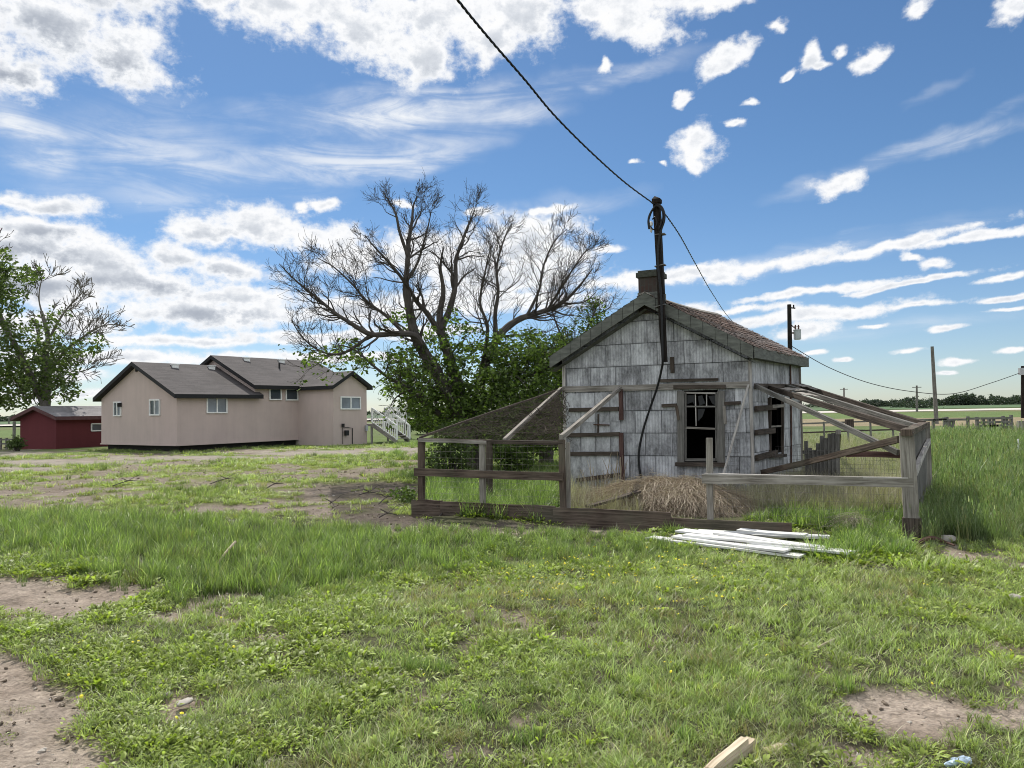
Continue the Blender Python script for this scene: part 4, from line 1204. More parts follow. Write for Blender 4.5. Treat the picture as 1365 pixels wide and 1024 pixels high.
# shingle scraps and battens still lying on the rafters next to the wall
for i in range(8):
    mb = MB()
    k = random.uniform(.02, .30); j = random.uniform(0, 1)
    a = Rf[0][0].lerp(Rf[0][1], k); b = Rf[2][0].lerp(Rf[2][1], k)
    p = a.lerp(b, j) + UP * random.uniform(.05, .085)
    d = (Rf[0][1] - Rf[0][0]).normalized()
    mb.beam(p, p + d * random.uniform(.2, .5), random.uniform(.07, .16), .012)
    mb.build("roof_board", M_wood_grey, penR)
bm("lookout", P(1132, 559, 11), P(1132.5, 570, 11), .12, .03, M_wood_dark, penR, up=n_p)
# front of the right pen
bm("rail", onP(937, 637.5) + off, onP(1217, 643) + off, .04, .115, M_wood_grey, penR, seg=8, warp=.006)
bm("rail", onP(940, 631.5) + n_p * .045, onP(1210, 637) + n_p * .045, .07, .018, M_wood_pale, penR, seg=8, warp=.004)
a = onP(947, 690); a.z = gzf(a.x, a.y) - .1
bm("post", a, onP(945.5, 584), .075, .075, M_wood_grey, penR, up=n_p, seg=4, warp=.004)
o = onP(948, 694); L = (onP(1206, 710) - o).length; hh = 1.02
mesh_panel("wire_mesh", o, e_p, UP, (0, L), (0, .5), lambda u, v: True, .055, .1, penR, .0014)
o = Vector((FR.x, FR.y, .25)) + n_s * .9 + sd * .2
o = G(1035, 650, .1); b_ = G(1200, 655, .1)
eu3 = Vector((b_.x - o.x, b_.y - o.y, 0)); L3 = eu3.length; eu3.normalize()
mesh_panel("wire_mesh", Vector((o.x, o.y, 0)), eu3, UP, (0, L3), (.1, .85), lambda u, v: True, .06, .075, penR, .0022)
# wire on the shed side above, as in the photograph
o = onF(975, 629) + n_f * .55
mesh_panel("wire_mesh", Vector((o.x, o.y, .3)), (onS(1040, 600) - onF(985, 600)).normalized(), UP, (0, 1.5), (0, 1.3), lambda u, v: v < 1.3 - abs(u - .8) * .3, .06, .075, penR, .0016, M_wood_dark)
pk = thing("picket_panel", "short panel of grey broken pickets leaning behind the collapsed pen", "fence panel", G(1095, 612))
dpk = 14.5
for i in range(9):
    x = 1074 + i * 5.2
    tp = [588, 597, 600, 591, 581, 584, 578, 577, 576][i]
    a = P(x, 613, dpk - i * .06); a.z = gzf(a.x, a.y) - .05; b = P(x + .6, tp, dpk - i * .06)
    bm("picket", a, b, .018, .072, M_picket, pk, up=Vector((1, -.2, 0)))
bm("rail", P(1070, 603, dpk + .05), P(1120, 601, dpk - .5), .03, .07, M_picket, pk)
bm("post", G(1117, 613), P(1117.5, 576, 14.0), .09, .09, M_wood_grey, pk)

def single(name, mat, label, cat, build, group=None):
    m = MB(); build(m)
    return tag(m.build(name, mat), label, cat, group)
single("fallen_rail", M_wood_brown, "long brown board fallen slantwise inside the collapsed pen", "board", lambda m: m.beam(G(1015, 630, .42), P(1199, 586, 9.35), .05, .085, seg=7, warp=.008))
single("leaning_stick", M_wood_pale, "thin grey pole propped against the shed corner", "pole", lambda m: m.tube(spline([onF(999, 513) + n_f * .12, onF(986, 570) + n_f * .35, onF(971, 640) + n_f * .75], 4), .021, 6))
single("fallen_board", M_wood_dark, "dark board lying against the straw heap by the shed door", "board", lambda m: m.beam(G(783, 676, .1), G(852, 655, .3), .15, .035, seg=4, warp=.006))
single("fallen_board", M_wood_red, "reddish board resting low at the far side of the collapsed pen", "board", lambda m: m.beam(P(1128, 605.5, 12), P(1205, 606.5, 11.5), .05, .09, seg=4, warp=.006))

# heap of dry weeds
def straw_heap(name, cx, cy, rx, ry, h, n, label, mat, rot, skew=0.0, core=None):
    mb = MB()
    z0 = gzf(cx, cy)
    ca, sa = math.cos(rot), math.sin(rot)
    def top(lx, ly):      # height of the heap over its own ground plan, highest towards +x when skewed
        u = lx / rx; w = ly / ry
        r2 = u * u + w * w
        return h * max(0, 1 - r2) ** .8 * (1 + skew * u) * (.8 + .4 * float(vn(np.array([lx * 4 + 9]), np.array([ly * 4 + 3]), 5)[0]))
    nu = 26; i0 = len(mb.v)
    for a in range(nu + 1):
        for b in range(nu + 1):
            lx = rx * (2 * a / nu - 1); ly = ry * (2 * b / nu - 1)
            mb.v.append((cx + lx * ca - ly * sa, cy + lx * sa + ly * ca, z0 - .06 + top(lx, ly)))
    for a in range(nu):
        for b in range(nu):
            i = a * (nu + 1) + b
            mb.f.append((i, i + nu + 1, i + nu + 2, i + 1)); mb.uv += [(0, 0)] * 4
    for i in range(n):
        a = random.uniform(0, 2 * math.pi); r = math.sqrt(random.random())
        lx, ly = rx * r * math.cos(a), ry * r * math.sin(a)
        x = cx + lx * ca - ly * sa; y = cy + lx * sa + ly * ca
        z = z0 + top(lx, ly) + random.uniform(-.06, .03)
        d = Vector((math.cos(a + rot) + random.gauss(0, 1.3), math.sin(a + rot) + random.gauss(0, 1.3), random.uniform(-.55, .45))).normalized()
        L = random.uniform(.1, .45) * min(1, h * 3)
        p = Vector((x, y, z)); pts = []
        for k in range(4):
            pts.append(p + d * (L * k / 3) - UP * (.3 * L * (k / 3) ** 2))
        mb.tube(pts, random.uniform(.0009, .0021), 3, cap=False)
    return tag(mb.build(name, mat), label, "heap")
hc = G(884, 681, .0)
straw_heap("straw_heap", hc.x, hc.y + .45, 1.55, .62, .46, 17000, "brown heap of dry straw piled inside the pen below the shed window", M_straw, -.40, .35)
hc = G(1142, 712, .0)
straw_heap("tumbleweed", hc.x, hc.y + .1, .15, .13, .24, 420, "round dry brown tumbleweed in the green weeds by the corner post", M_drygrass, 0)

# white planks thrown down in front of the pen
PL = [((907, 709), (1135, 739), .22, .05), ((866, 718), (1070, 742), .20, .015), ((913, 714), (1103, 733), .16, .075), ((985, 708), (1075, 716), .16, .085), ((930, 709), (1106, 716.5), .20, .03), ((955, 712), (1090, 729), .15, .10), ((900, 717), (1050, 736), .18, .045), ((1000, 722), (1134, 737), .18, .08)]
PLL = ["longest white plank on top of the pile before the pen, its end furthest right", "white plank lying lowest and furthest left in the pile before the pen", "white plank in the middle of the pile ending beside the weeds", "short white plank at the back of the pile nearest the pen board", "thin white plank along the back edge of the pile pointing at the weeds", "white plank crossing the top of the middle of the pile", "white plank half buried in grass at the front of the pile", "short white plank lying over the right end of the pile"]
for ((x0, y0), (x1, y1), w, z), lb in zip(PL, PLL):
    a = G(x0, y0, z); b = G(x1, y1, z)
    zz = gzf((a.x + b.x) / 2, (a.y + b.y) / 2) + .03
    a.z = z + zz; b.z = z + zz + random.uniform(-.01, .01)
    single("white_plank", M_plank, lb, "plank", lambda m: m.beam(a, b, w, .022, seg=5, warp=.006), "white planks piled before the pen")

# ------------------------------------------------------------------ foreground odds and ends
def logbuild(m):
    a = G(938, 1040, .045); b = G(1001, 990, .05)
    m.beam(a, b, .052, .04, seg=9, warp=.004, w2=.046, h2=.048)
    m.beam(a + Vector((.03, .03, .02)), a.lerp(b, .8) + Vector((.02, .02, .035)), .035, .028, seg=6, warp=.004)
single("split_log", M_bleached, "pale split piece of firewood lying in the grass at the bottom edge", "log", logbuild)
single("wood_chip", M_bleached, "flat pale wood chip in the grass right of the split log", "wood chip", lambda m: m.beam(G(1022, 1003, .03), G(1042, 995, .035), .045, .02, seg=3, warp=.004))
single("wood_chip", M_wood_pale, "thin grey sliver of wood lying behind the pale chip", "wood chip", lambda m: m.beam(G(1036, 995, .03), G(1062, 993, .03), .02, .012, seg=3, warp=.004))
def crumple(m):
    c = G(1277, 1019, .03)
    m.blob((c.x, c.y, gzf(c.x, c.y) + .015), .035, .025, .018, .9, 16, 10, 8)
single("crumpled_wrapper", M_blueplastic, "crumpled blue and white plastic wrapper in the grass at the bottom right", "litter", crumple)
def stone(px, py, r, label, mat, seed, flat=.6):
    c = G(px, py)
    def b(m): m.blob((c.x, c.y, gzf(c.x, c.y) + r * flat * .4), r, r * .8, r * flat, .35, 14, 9, seed, seed)
    o = single("stone", mat, label, "stone", b)
    o.data.polygons.foreach_set('use_smooth', [True] * len(o.data.polygons))
stone(1262, 722, .085, "largest whitish stone at the foot of the right corner post", M_stone, 3)
stone(1229, 728, .06, "brownish stone against the foot of the right corner post", M_concrete, 4)
stone(246, 934, .05, "flat tan stone bedded in the bare patch among lawn weeds at left", M_stone, 5, .28)
stone(224, 920, .03, "smaller flat stone behind the tan one in the bare patch at left", M_stone, 6, .3)
stone(214, 717, .06, "small dark stone in the tall grass at left", M_rust, 7)
stone(1356, 803, .06, "pale stone in the lawn at the right edge", M_stone, 9)
single("broken_branch", M_rust, "dark crooked branch on the soil right of the corner post", "branch", lambda m: m.tube(spline([G(1222, 725, .05), G(1240, 717, .12), G(1258, 722, .06), G(1272, 727, .05)], 4), [.03, .028, .026, .026, .024, .024, .022, .02, .018, .016, .014, .012, .01], 6))
single("bleached_stick", M_bleached, "pale bleached stick standing in the tall grass left of centre", "stick", lambda m: m.tube(spline([G(290, 752, .02), G(300, 738, .12), G(314, 722, .22)], 4), .014, 5))
single("bleached_stick", M_bleached, "pale stick lying in the mown grass right of centre", "stick", lambda m: m.tube(spline([G(1082, 868, .03), G(1100, 858, .04), G(1120, 849, .035)], 4), .008, 5))
TW = [((505, 672), (524, 662)), ((478, 660), (508, 659)), ((355, 651), (378, 645)), ((585, 690), (600, 680)), ((280, 645), (322, 637)), ((440, 671), (446, 676)), ((505, 690), (530, 687)), ((150, 648), (190, 640))]
TWL = ["forked dead twig on the soil left of the pen", "long dead twig lying flat left of the pen", "dead twig in the middle of the bare yard", "dead twig against the pen's bottom board", "dark fallen branch across the far bare yard", "tiny dark twig before the bare yard's edge", "dead twig on the soil just before the pen's left corner", "dark twig lying furthest left in the yard"]
for ((x0, y0), (x1, y1)), lb in zip(TW, TWL):
    def tw(m):
        a = G(x0, y0, .02); b = G(x1, y1, .05)
        m_ = a.lerp(b, .5) + UP * .05
        m.tube(spline([a, m_, b], 4), [.012] * 3 + [.010] * 3 + [.007] * 3, 5)
        m.tube([m_, m_ + Vector((.12, .15, .1)), m_ + Vector((.25, .2, .13))], [.007, .005, .003], 4)
        m.tube([m_, m_ + Vector((-.1, -.12, .08))], [.01, .005], 4)
    single("dead_twig", M_bark, lb, "twig", tw, "dead twigs on the bare yard")

# ------------------------------------------------------------------ the tan house
def house_frame(cx, cy, ang):
    e1 = Vector((math.sin(ang), math.cos(ang), 0)); e2 = Vector((-math.cos(ang), math.sin(ang), 0))
    return Vector((cx, cy, 0)), e1, e2
HO, h1, h2 = house_frame(-17.4, 38.9, R(35))
house = thing("tan_house", "tan stucco bungalow with charcoal shingle roofs at three heights", "house", HO + h1 * 5 + h2 * 3)
HW = 7.73
def HP(a, b, z): return HO + h1 * a + h2 * b + UP * z
def house_prism(name, poly, a0, a1, axis, mat, b0=None, thick=None):
    pass
ZB = 0.12
def gable_body(name, a0, a1, b0, b1, ze, zr, along, mat, parent, zb=ZB):
    """body with ridge along h1 ('1') or h2 ('2')"""
    mb = MB()
    if along == 1:
        m = (b0 + b1) / 2
        A = [HP(a0, b0, zb), HP(a0, b1, zb), HP(a0, b1, ze), HP(a0, m, zr), HP(a0, b0, ze)]
        B = [HP(a1, b0, zb), HP(a1, b1, zb), HP(a1, b1, ze), HP(a1, m, zr), HP(a1, b0, ze)]
    else:
        m = (a0 + a1) / 2
        A = [HP(a0, b0, zb), HP(a1, b0, zb), HP(a1, b0, ze), HP(m, b0, zr), HP(a0, b0, ze)]
        B = [HP(a0, b1, zb), HP(a1, b1, zb), HP(a1, b1, ze), HP(m, b1, zr), HP(a0, b1, ze)]
    mb.quad(A); mb.quad(B[::-1])
    for i in range(5):
        j = (i + 1) % 5
        mb.quad([A[j], A[i], B[i], B[j]])
    return mb.build(name, mat, parent)
def gable_roof(a0, a1, b0, b1, ze, zr, along, ov, ovg, parent, mat=None, trim=None, shift=0.0):
    """two shingle slabs plus black fascia; overhang ov at eaves, ovg at gables"""
    mb = MB(); fb = MB()
    TH = .10
    def pt(s, t, g, lift):
        if along == 1:
            m = (b0 + b1) / 2; hw = (b1 - b0) / 2
            sl = (zr - ze) / hw; k = (hw + ov) * t
            return HP(g, m + s * k, zr + .12 - sl * k + lift)
        m = (a0 + a1) / 2; hw = (a1 - a0) / 2
        sl = (zr - ze) / hw; k = (hw + ov) * t
        return HP(m + s * k, g, zr + .12 - sl * k + lift)
    g0, g1 = ((a0 - ovg, a1 + ovg) if along == 1 else (b0 - ovg, b1 + ovg))
    for s in (-1, 1):
        q = [pt(s, 0, g0, 0), pt(s, 1, g0, 0), pt(s, 1, g1, 0), pt(s, 0, g1, 0)]
        L = (q[1] - q[0]).length; W = (q[3] - q[0]).length
        up_ = (q[1] - q[0]).cross(q[3] - q[0]).z > 0
        uv = [(0, L), (0, 0), (W, 0), (W, L)]
        mb.quad(q if up_ else q[::-1], uv if up_ else uv[::-1])
        lo = [pt(s, 0, g0, -.03), pt(s, 1, g0, -.03), pt(s, 1, g1, -.03), pt(s, 0, g1, -.03)]
        fb.quad(lo[::-1] if up_ else lo)
        th = .22
        fb.quad([pt(s, 1.002, g0, -.004), pt(s, 1.002, g1, -.004), pt(s, 1.002, g1, -th), pt(s, 1.002, g0, -th)])
        for g in (g0 - .002, g1 + .002):
            fb.quad([pt(s, 0, g, -.004), pt(s, 1, g, -.004), pt(s, 1, g, -th), pt(s, 0, g, -th)])
        fb.quad([pt(s, 1, g0, -th), pt(s, 1, g1, -th), pt(s, .88, g1, -th + .02), pt(s, .88, g0, -th + .02)])
        for ga, gb in ((g0, g0 + ovg), (g1 - ovg, g1)):
            fb.quad([pt(s, 0, ga, -th), pt(s, 1, ga, -th), pt(s, 1, gb, -th), pt(s, 0, gb, -th)])
    r = mb.build("roof", mat or M_roof, parent)
    fb.build("fascia", trim or M_trim_black, r)
    return r, pt
AE, AR = 2.78, 4.50
BE, BRZ = 3.33, 5.10
CE, CR = 3.25, 4.0
LA, LB0, LB1 = 4.75, 4.75, 12.2
C0, C1, CF = 7.8, 10.45, -3.1
gable_body("wall", 0, LA, 0, HW, AE, AR, 1, M_stucco, house)
gable_body("wall", LB0 + .01, LB1, 0.02, HW + .02, BE, BRZ, 1, M_stucco, house)
gable_body("wall", C0, C1, CF, 3.9, CE, CR, 2, M_stucco, house, -.3)
rA, pA = gable_roof(0, LA, 0, HW, AE, AR, 1, .35, .32, house)
rB, pB = gable_roof(LB0, LB1, 0, HW, BE, BRZ, 1, .35, .28, house)
rC, pC = gable_roof(C0, C1, CF, 3.8, CE, CR, 2, .25, .28, house)
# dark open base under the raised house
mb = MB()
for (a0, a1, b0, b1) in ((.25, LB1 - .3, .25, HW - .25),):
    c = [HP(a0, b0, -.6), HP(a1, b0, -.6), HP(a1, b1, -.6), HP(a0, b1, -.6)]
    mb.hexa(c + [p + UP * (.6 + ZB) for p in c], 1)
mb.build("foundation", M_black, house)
mb = MB()
mb.beam(HP(-.03, -.03, ZB - .03), HP(LA, -.03, ZB - .03), .08, .06).beam(HP(-.03, 0, ZB - .03), HP(-.03, HW, ZB - .03), .08, .06).beam(HP(LA + .02, -.02, ZB - .03), HP(C0, -.02, ZB - .03), .08, .06)
mb.build("sill_trim", M_stucco, house)
def house_window(px0, py0, px1, py1, a, b, nrm, panes, glass, fw=.07, label=None):
    o00, o10, o11, o01 = [OP(x, y, a, b) for x, y in ((px0, py1), (px1, py1), (px1, py0), (px0, py0))]
    ez = UP; ex = (o10 - o00); W = ex.length; ex.normalize(); H = o01.z - o00.z
    zb = o00.z
    o = Vector((o00.x, o00.y, zb))
    fm = MB()
    for (p, q) in (((0, fw / 2), (W, fw / 2)), ((0, H - fw / 2), (W, H - fw / 2))):
        fm.beam(o + ex * p[0] + ez * p[1] + nrm * .03, o + ex * q[0] + ez * q[1] + nrm * .03, fw, .08, up=nrm)
    for u in [fw / 2 + (W - fw) * k / panes for k in range(panes + 1)]:
        fm.beam(o + ex * u + ez * fw + nrm * .028, o + ex * u + ez * (H - fw) + nrm * .028, fw, .07, up=nrm)
    w = fm.build("window", M_white, house)
    for k in range(panes):
        m = MB(); u0 = fw + (W - fw) * k / panes; u1 = (W - fw) * (k + 1) / panes
        m.quad([o + ex * u0 + ez * fw + nrm * .012, o + ex * u1 + ez * fw + nrm * .012, o + ex * u1 + ez * (H - fw) + nrm * .012, o + ex * u0 + ez * (H - fw) + nrm * .012])
        m.build("pane", glass[k % len(glass)], w)
    return w
gA = (HP(0, 0, 0), HP(0, HW, 0)); lA = (HP(0, 0, 0), HP(5, 0, 0)); gC = (HP(C0, CF, 0), HP(C1, CF, 0))
n1_, n2_ = -h1, -h2
house_window(152, 535.5, 162, 555, *gA, n1_, 2, [M_glass, M_glass_curtain])
house_window(200, 532.5, 214, 554, *gA, n1_, 2, [M_glass, M_glass_curtain])
house_window(275, 529.5, 302.5, 551, *lA, n2_, 2, [M_glass_curtain])
house_window(358.5, 517.5, 375, 533.5, *lA, n2_, 1, [M_glass])
house_window(380.5, 518, 397, 534, *lA, n2_, 1, [M_glass])
house_window(453.5, 528.5, 480.5, 546, *gC, n2_, 2, [M_glass_curtain, M_glass_curtain])
for (x, r) in ((1.9, pA), (4.2, pA), (6.6, pB), (9.2, pB), (11.2, pB)):
    m = MB()
    c = r(-1, .12, x, 0)
    m.box((c.x, c.y, c.z - .1), .34, .34, .22, R(35)).box((c.x, c.y, c.z + .115), .42, .42, .05, R(35))
    m.build("roof_vent", M_white, rA if r is pA else rB)
m = MB(); c = pB(-1, .38, 8.2, 0); m.cyl((c.x, c.y, c.z - .1), .06, .45, 8); m.build("vent_pipe", M_trim_black, rB)
def onC(px, py): return OP(px, py, *gC)
m = MB()
m.tube([onC(456, 592) - h2 * .06, onC(456, 570) - h2 * .06, onC(463, 570) - h2 * .06, onC(469, 571) - h2 * .06, onC(469, 592) - h2 * .06], .022, 6)
c = onC(460, 577) - h2 * .12; m.box((c.x, c.y, c.z - .16), .3, .2, .3, R(-55))
c = onC(456, 568) - h2 * .08; m.box((c.x, c.y, c.z - .06), .2, .12, .2, R(-55))
m.build("gas_meter", M_trim_black, house)
m = MB(); c = onC(487, 570) - h2 * .08; m.box((c.x, c.y, c.z - .2), .28, .12, .34, R(-55)); m.build("meter_box", M_steel, house)
m = MB(); c = OP(161.5, 540, *gA) - h1 * .1; m.box((c.x, c.y, c.z - .1), .2, .15, .22, R(35)); m.build("wall_lamp", M_trim_black, house)
m = MB(); c = HP(-.02, HW / 2, AR - .42); m.beam(c - h1 * .02, c - h1 * .02 + UP * .3, .16, .05, up=h1); m.build("gable_vent", M_trim_black, house)

# timber stairs and white deck rail at the right of the house
st = thing("porch_stairs", "white railed timber stairs and landing at the right end of the tan house", "stairs", HP(C1 + 2, 0, -.25))
sA = P(496, 566, 45.5); sB = P(529, 593, 44.6)
dirs = Vector((sB.x - sA.x, sB.y - sA.y, 0)); run_ = dirs.length; dirs.normalize(); wdir = Vector((-dirs.y, dirs.x, 0))
WID = 1.25
zt_, zb_ = sA.z, -.25
for w in (0, WID):
    bm("stringer", sA + wdir * w, Vector((sB.x, sB.y, zb_ + .12)) + wdir * w, .05, .26, M_wood_grey, st)
    top0 = sA + wdir * w + UP * 1.0; bot0 = Vector((sB.x, sB.y, zb_ + .12)) + wdir * w + UP * .95
    m = MB(); m.beam(top0, bot0, .06, .09).beam(top0 - UP * .85, bot0 - UP * .82, .05, .06)
    for k in range(13):
        t = k / 12
        p = top0.lerp(bot0, t); m.beam(p - UP * .86, p, .035 if k % 6 else .09, .035 if k % 6 else .09, up=dirs)
    m.build("railing", M_white, st)
for k in range(7):
    t = (k + .5) / 7
    p = sA.lerp(Vector((sB.x, sB.y, zb_ + .12)), t) + UP * .1
    bm("tread", p, p + wdir * WID, .27, .04, M_wood_grey, st)
m = MB(); d0 = sA - dirs * .02
c = [d0 - dirs * 1.5 - UP * .1, d0 - UP * .1, d0 + wdir * 3.4 - UP * .1, d0 + wdir * 3.4 - dirs * 1.5 - UP * .1]
m.hexa(c + [p + UP * .14 for p in c], 1); m.build("landing", M_wood_grey, st)
m = MB()
for (a, b) in ((d0 + wdir * WID, d0 + wdir * 3.4), (d0 + wdir * 3.4, d0 + wdir * 3.4 - dirs * 1.5)):
    m.beam(a + UP * 1.0, b + UP * 1.0, .07, .08).beam(a + UP * .14, b + UP * .14, .05, .06)
    n = int((b - a).length / .14)
    for k in range(n + 1):
        p = a.lerp(b, k / n); w = .09 if k in (0, n) else .035
        m.beam(p + UP * .04, p + UP * 1.0, w, w, up=dirs)
m.build("railing", M_white, st)
for q in (d0 + wdir * 3.3, d0 + wdir * .1 - dirs * .1, d0 + wdir * 3.3 - dirs * 1.4):
    bm("post", Vector((q.x, q.y, -.35)), q - UP * .05, .12, .12, M_wood_grey, st)

# ------------------------------------------------------------------ the red shed at far left
_p = P(75, 575, 45.4); RO = Vector((_p.x, _p.y, 0))
HO, h1, h2 = house_frame(RO.x, RO.y, R(20))
red = thing("red_shed", "low dark red shed with a pale grey roof beside the tan house", "shed", RO + h1 * 2 + h2)
RW = 3.05
gable_body("wall", 0, 6.0, 0, RW, 1.72, 2.25, 1, M_redwall, red, -.45)
rr, pr = gable_roof(0, 6.0, 0, RW, 1.72, 2.25, 1, .38, .35, red, M_roof_pale, m_plain("grey_red_trim", (0.10, 0.05, 0.05), .8))
gR = (HP(0, 0, 0), HP(5, 0, 0))
def rw(px, py): return OP(px, py, *gR)
m = MB()
q = [rw(x, y) - h2 * .03 for x, y in ((121.5, 574.5), (136, 574), (136, 565), (121.5, 565))]
for i in range(4): m.beam(q[i], q[(i + 1) % 4], .07, .05, up=-h2)
wn = m.build("window", M_white, red)
m = MB(); m.quad([rw(x, y) - h2 * .01 for x, y in ((121.5, 574.5), (136, 574), (136, 565), (121.5, 565))]); m.build("pane", M_glass, wn)

# ------------------------------------------------------------------ trees
def rnd_dir(d, ang):
    a = d.orthogonal().normalized(); b = d.cross(a)
    q = random.uniform(0, 2 * math.pi)
    return (d * math.cos(ang) + (a * math.cos(q) + b * math.sin(q)) * math.sin(ang)).normalized()
def grow(mb, p, d, L, r, lvl, cfg, ends):
    n = 5 if lvl > 0 else 4
    pts = [p.copy()]; dd = d.copy()
    for k in range(n):
        dd = (dd + Vector((random.gauss(0, cfg['wob']), random.gauss(0, cfg['wob']), random.gauss(cfg['up'], cfg['wob'])))).normalized()
        pts.append(pts[-1] + dd * (L / n))
    rt = max(cfg['rmin'], r * .45)
    mb.tube(pts, [r + (rt - r) * k / n for k in range(n + 1)], 6 if r > .04 else (4 if r > .012 else 3), cap=False)
    ends.append((pts[-1], dd, lvl)); ends.append((pts[n // 2], dd, lvl))
    if lvl <= 0: return
    m = cfg['kids'][lvl]
    for i in range(m):
        t = random.uniform(.3, 1.0) if i else 1.0; k = min(int(t * n), n - 1)
        q = pts[k].lerp(pts[k + 1], t * n - k)
        grow(mb, q, rnd_dir((pts[k + 1] - pts[k]).normalized(), random.uniform(.25, .7)), L * random.uniform(.5, .85), max(cfg['rmin'], (r + (rt - r) * t) * random.uniform(.4, .6)), lvl - 1, cfg, ends)
def limb(mb, pix, r0, r1, cfg, sub, L0, ends, lvl=2, t0=.2, depth=None, n=6):
    pts = spline([P(x, 440 - (440 - y) * cfg.get('low', 1) if y < 440 else y, d) for (x, y, d) in pix], n)
    N_ = len(pts)
    mb.tube(pts, [(r0 + (r1 - r0) * k / (N_ - 1)) * (1 + .06 * math.sin(k * 2.1)) for k in range(N_)], 9 if r0 > .1 else 7, cap=True)
    for i in range(int(sub * .85)):
        t = random.uniform(t0, 1.0); k = min(int(t * (N_ - 1)), N_ - 2)
        r = r0 + (r1 - r0) * t
        d = (pts[k + 1] - pts[k]).normalized()
        grow(mb, pts[k], rnd_dir(d, random.uniform(.35, .95)), L0 * 1.0 * random.uniform(.55, 1.25) * (1 - .68 * t), max(cfg['rmin'], min(r * .5, .034)), lvl, cfg, ends)
    return pts
def leaf_mesh(name, centers, size, mat, parent, dirs=None, droop=.3, sq=.55):
    """leaf blades: two bent quads each"""
    c = np.array(centers); n = len(c)
    s = size * rng.uniform(.6, 1.25, n)[:, None]
    a = rng.normal(size=(n, 3)); a[:, 2] = a[:, 2] * .6 - droop; a /= np.linalg.norm(a, axis=1)[:, None]
    b = rng.normal(size=(n, 3)); b -= (b * a).sum(1)[:, None] * a; b /= np.linalg.norm(b, axis=1)[:, None]
    nn = np.cross(a, b)
    w = s * sq * .5
    v = np.stack([c, c + a * s * .5 + b * w + nn * w * .35, c + a * s, c + a * s * .5 - b * w + nn * w * .35], 1).reshape(-1, 3)
    i = np.arange(n)[:, None] * 4
    q = np.concatenate([i + np.array([[0, 1, 2]]), i + np.array([[0, 2, 3]])], 0)
    o = np_mesh(name, v, q, mat, parent)
    col.objects.link(o)
    return o
def sprigs(blobs, d0, dr, n, leaves, spread, rngd=(0, 0)):
    """clusters of leaves inside pixel ellipses pushed out in depth"""
    out = []; stems = []
    wts = np.array([b[2] * b[3] * (b[4] if len(b) > 4 else 1) for b in blobs], float); wts /= wts.sum()
    pick = rng.choice(len(blobs), n, p=wts)
    for k in pick:
        b = blobs[k]
        a = random.uniform(0, 2 * math.pi); r = math.sqrt(random.random())
        p = P(b[0] + b[2] * r * math.cos(a), b[1] + b[3] * r * math.sin(a), d0 + random.uniform(-dr, dr) * math.sqrt(max(0.05, 1 - r * r)))
        stems.append(p)
        m = int(leaves * random.uniform(.5, 1.4))
        dv = Vector((random.gauss(0, 1), random.gauss(0, 1), random.gauss(-.2, .6))).normalized()
        for j in range(m):
            t = random.uniform(-1, 1)
            out.append(tuple(p + dv * (spread * t) + Vector((random.gauss(0, spread * .35), random.gauss(0, spread * .35), random.gauss(0, spread * .35)))))
    return out, stems

CFG = dict(low=.93, wob=.21, up=.07, rmin=.0040, kids={0: 0, 1: 4, 2: 5, 3: 4})
D = 20.0
tree = thing("half_dead_tree", "large half dead tree with bare grey upper branches and leafy lower boughs behind the pen", "tree", gpt(G(632, 622)))
mb = MB(); ends = []
b0 = G(634, 628)
D = b0.y
tr = limb(mb, [(636, 632, D), (632, 612, D), (622, 575, D), (606, 540, D - .1), (590, 512, D - .2), (577, 487, D - .3)], .27, .155, CFG, 6, 1.2, ends, 2, .5)
limb(mb, [(577, 487, D - .3), (560, 462, D - .3), (551, 440, D - .35), (546, 412, D - .4), (541, 380, D - .4)], .155, .10, CFG, 9, 1.4, ends, 2)
limb(mb, [(541, 380, D - .4), (543, 345, D - .4), (545, 312, D - .3), (549, 285, D - .2), (551, 262, D), (556, 250, D)], .085, .012, CFG, 16, 1.1, ends, 2)
limb(mb, [(544, 335, D - .4), (533, 300, D - .6), (528, 275, D - .7), (520, 258, D - .7), (509, 240, D - .8)], .05, .01, CFG, 12, .8, ends, 2)
limb(mb, [(541, 372, D - .4), (556, 345, D - .1), (566, 310, D + .1), (572, 285, D + .2), (575, 268, D + .2)], .045, .009, CFG, 14, .9, ends, 2)
limb(mb, [(622, 570, D), (612, 520, D + .3), (600, 480, D + .4), (590, 450, D + .4), (586, 420, D + .5), (591, 385, D + .6), (587, 350, D + .6), (592, 320, D + .7)], .20, .012, CFG, 8, 1.3, ends, 2)
limb(mb, [(588, 440, D + .4), (600, 408, D + .5), (607, 375, D + .6), (608, 340, D + .8), (617, 310, D + .9), (626, 285, D + 1), (633, 268, D + 1)], .10, .01, CFG, 26, 1.2, ends, 2)
limb(mb, [(590, 452, D + .4), (572, 420, D + .2), (556, 400, D), (540, 372, D - .6), (520, 345, D - 1), (500, 322, D - 1.3), (487, 305, D - 1.4)], .085, .009, CFG, 24, 1.1, ends, 2)
limb(mb, [(628, 585, D), (634, 540, D + .4), (645, 495, D + .8), (664, 450, D + 1), (690, 426, D + 1.2), (722, 414, D + 1.3), (748, 402, D + 1.3), (770, 380, D + 1.3), (790, 352, D + 1.2)], .17, .014, CFG, 30, 1.35, ends, 2)
limb(mb, [(662, 452, D + 1), (660, 420, D + 1), (664, 385, D + 1), (662, 350, D + 1.2), (672, 310, D + 1.3), (682, 288, D + 1.3)], .07, .01, CFG, 26, 1.2, ends, 2)
limb(mb, [(700, 424, D + 1.2), (718, 385, D + 1.4), (724, 350, D + 1.6), (738, 315, D + 1.6), (756, 295, D + 1.7)], .05, .009, CFG, 24, 1.2, ends, 2)
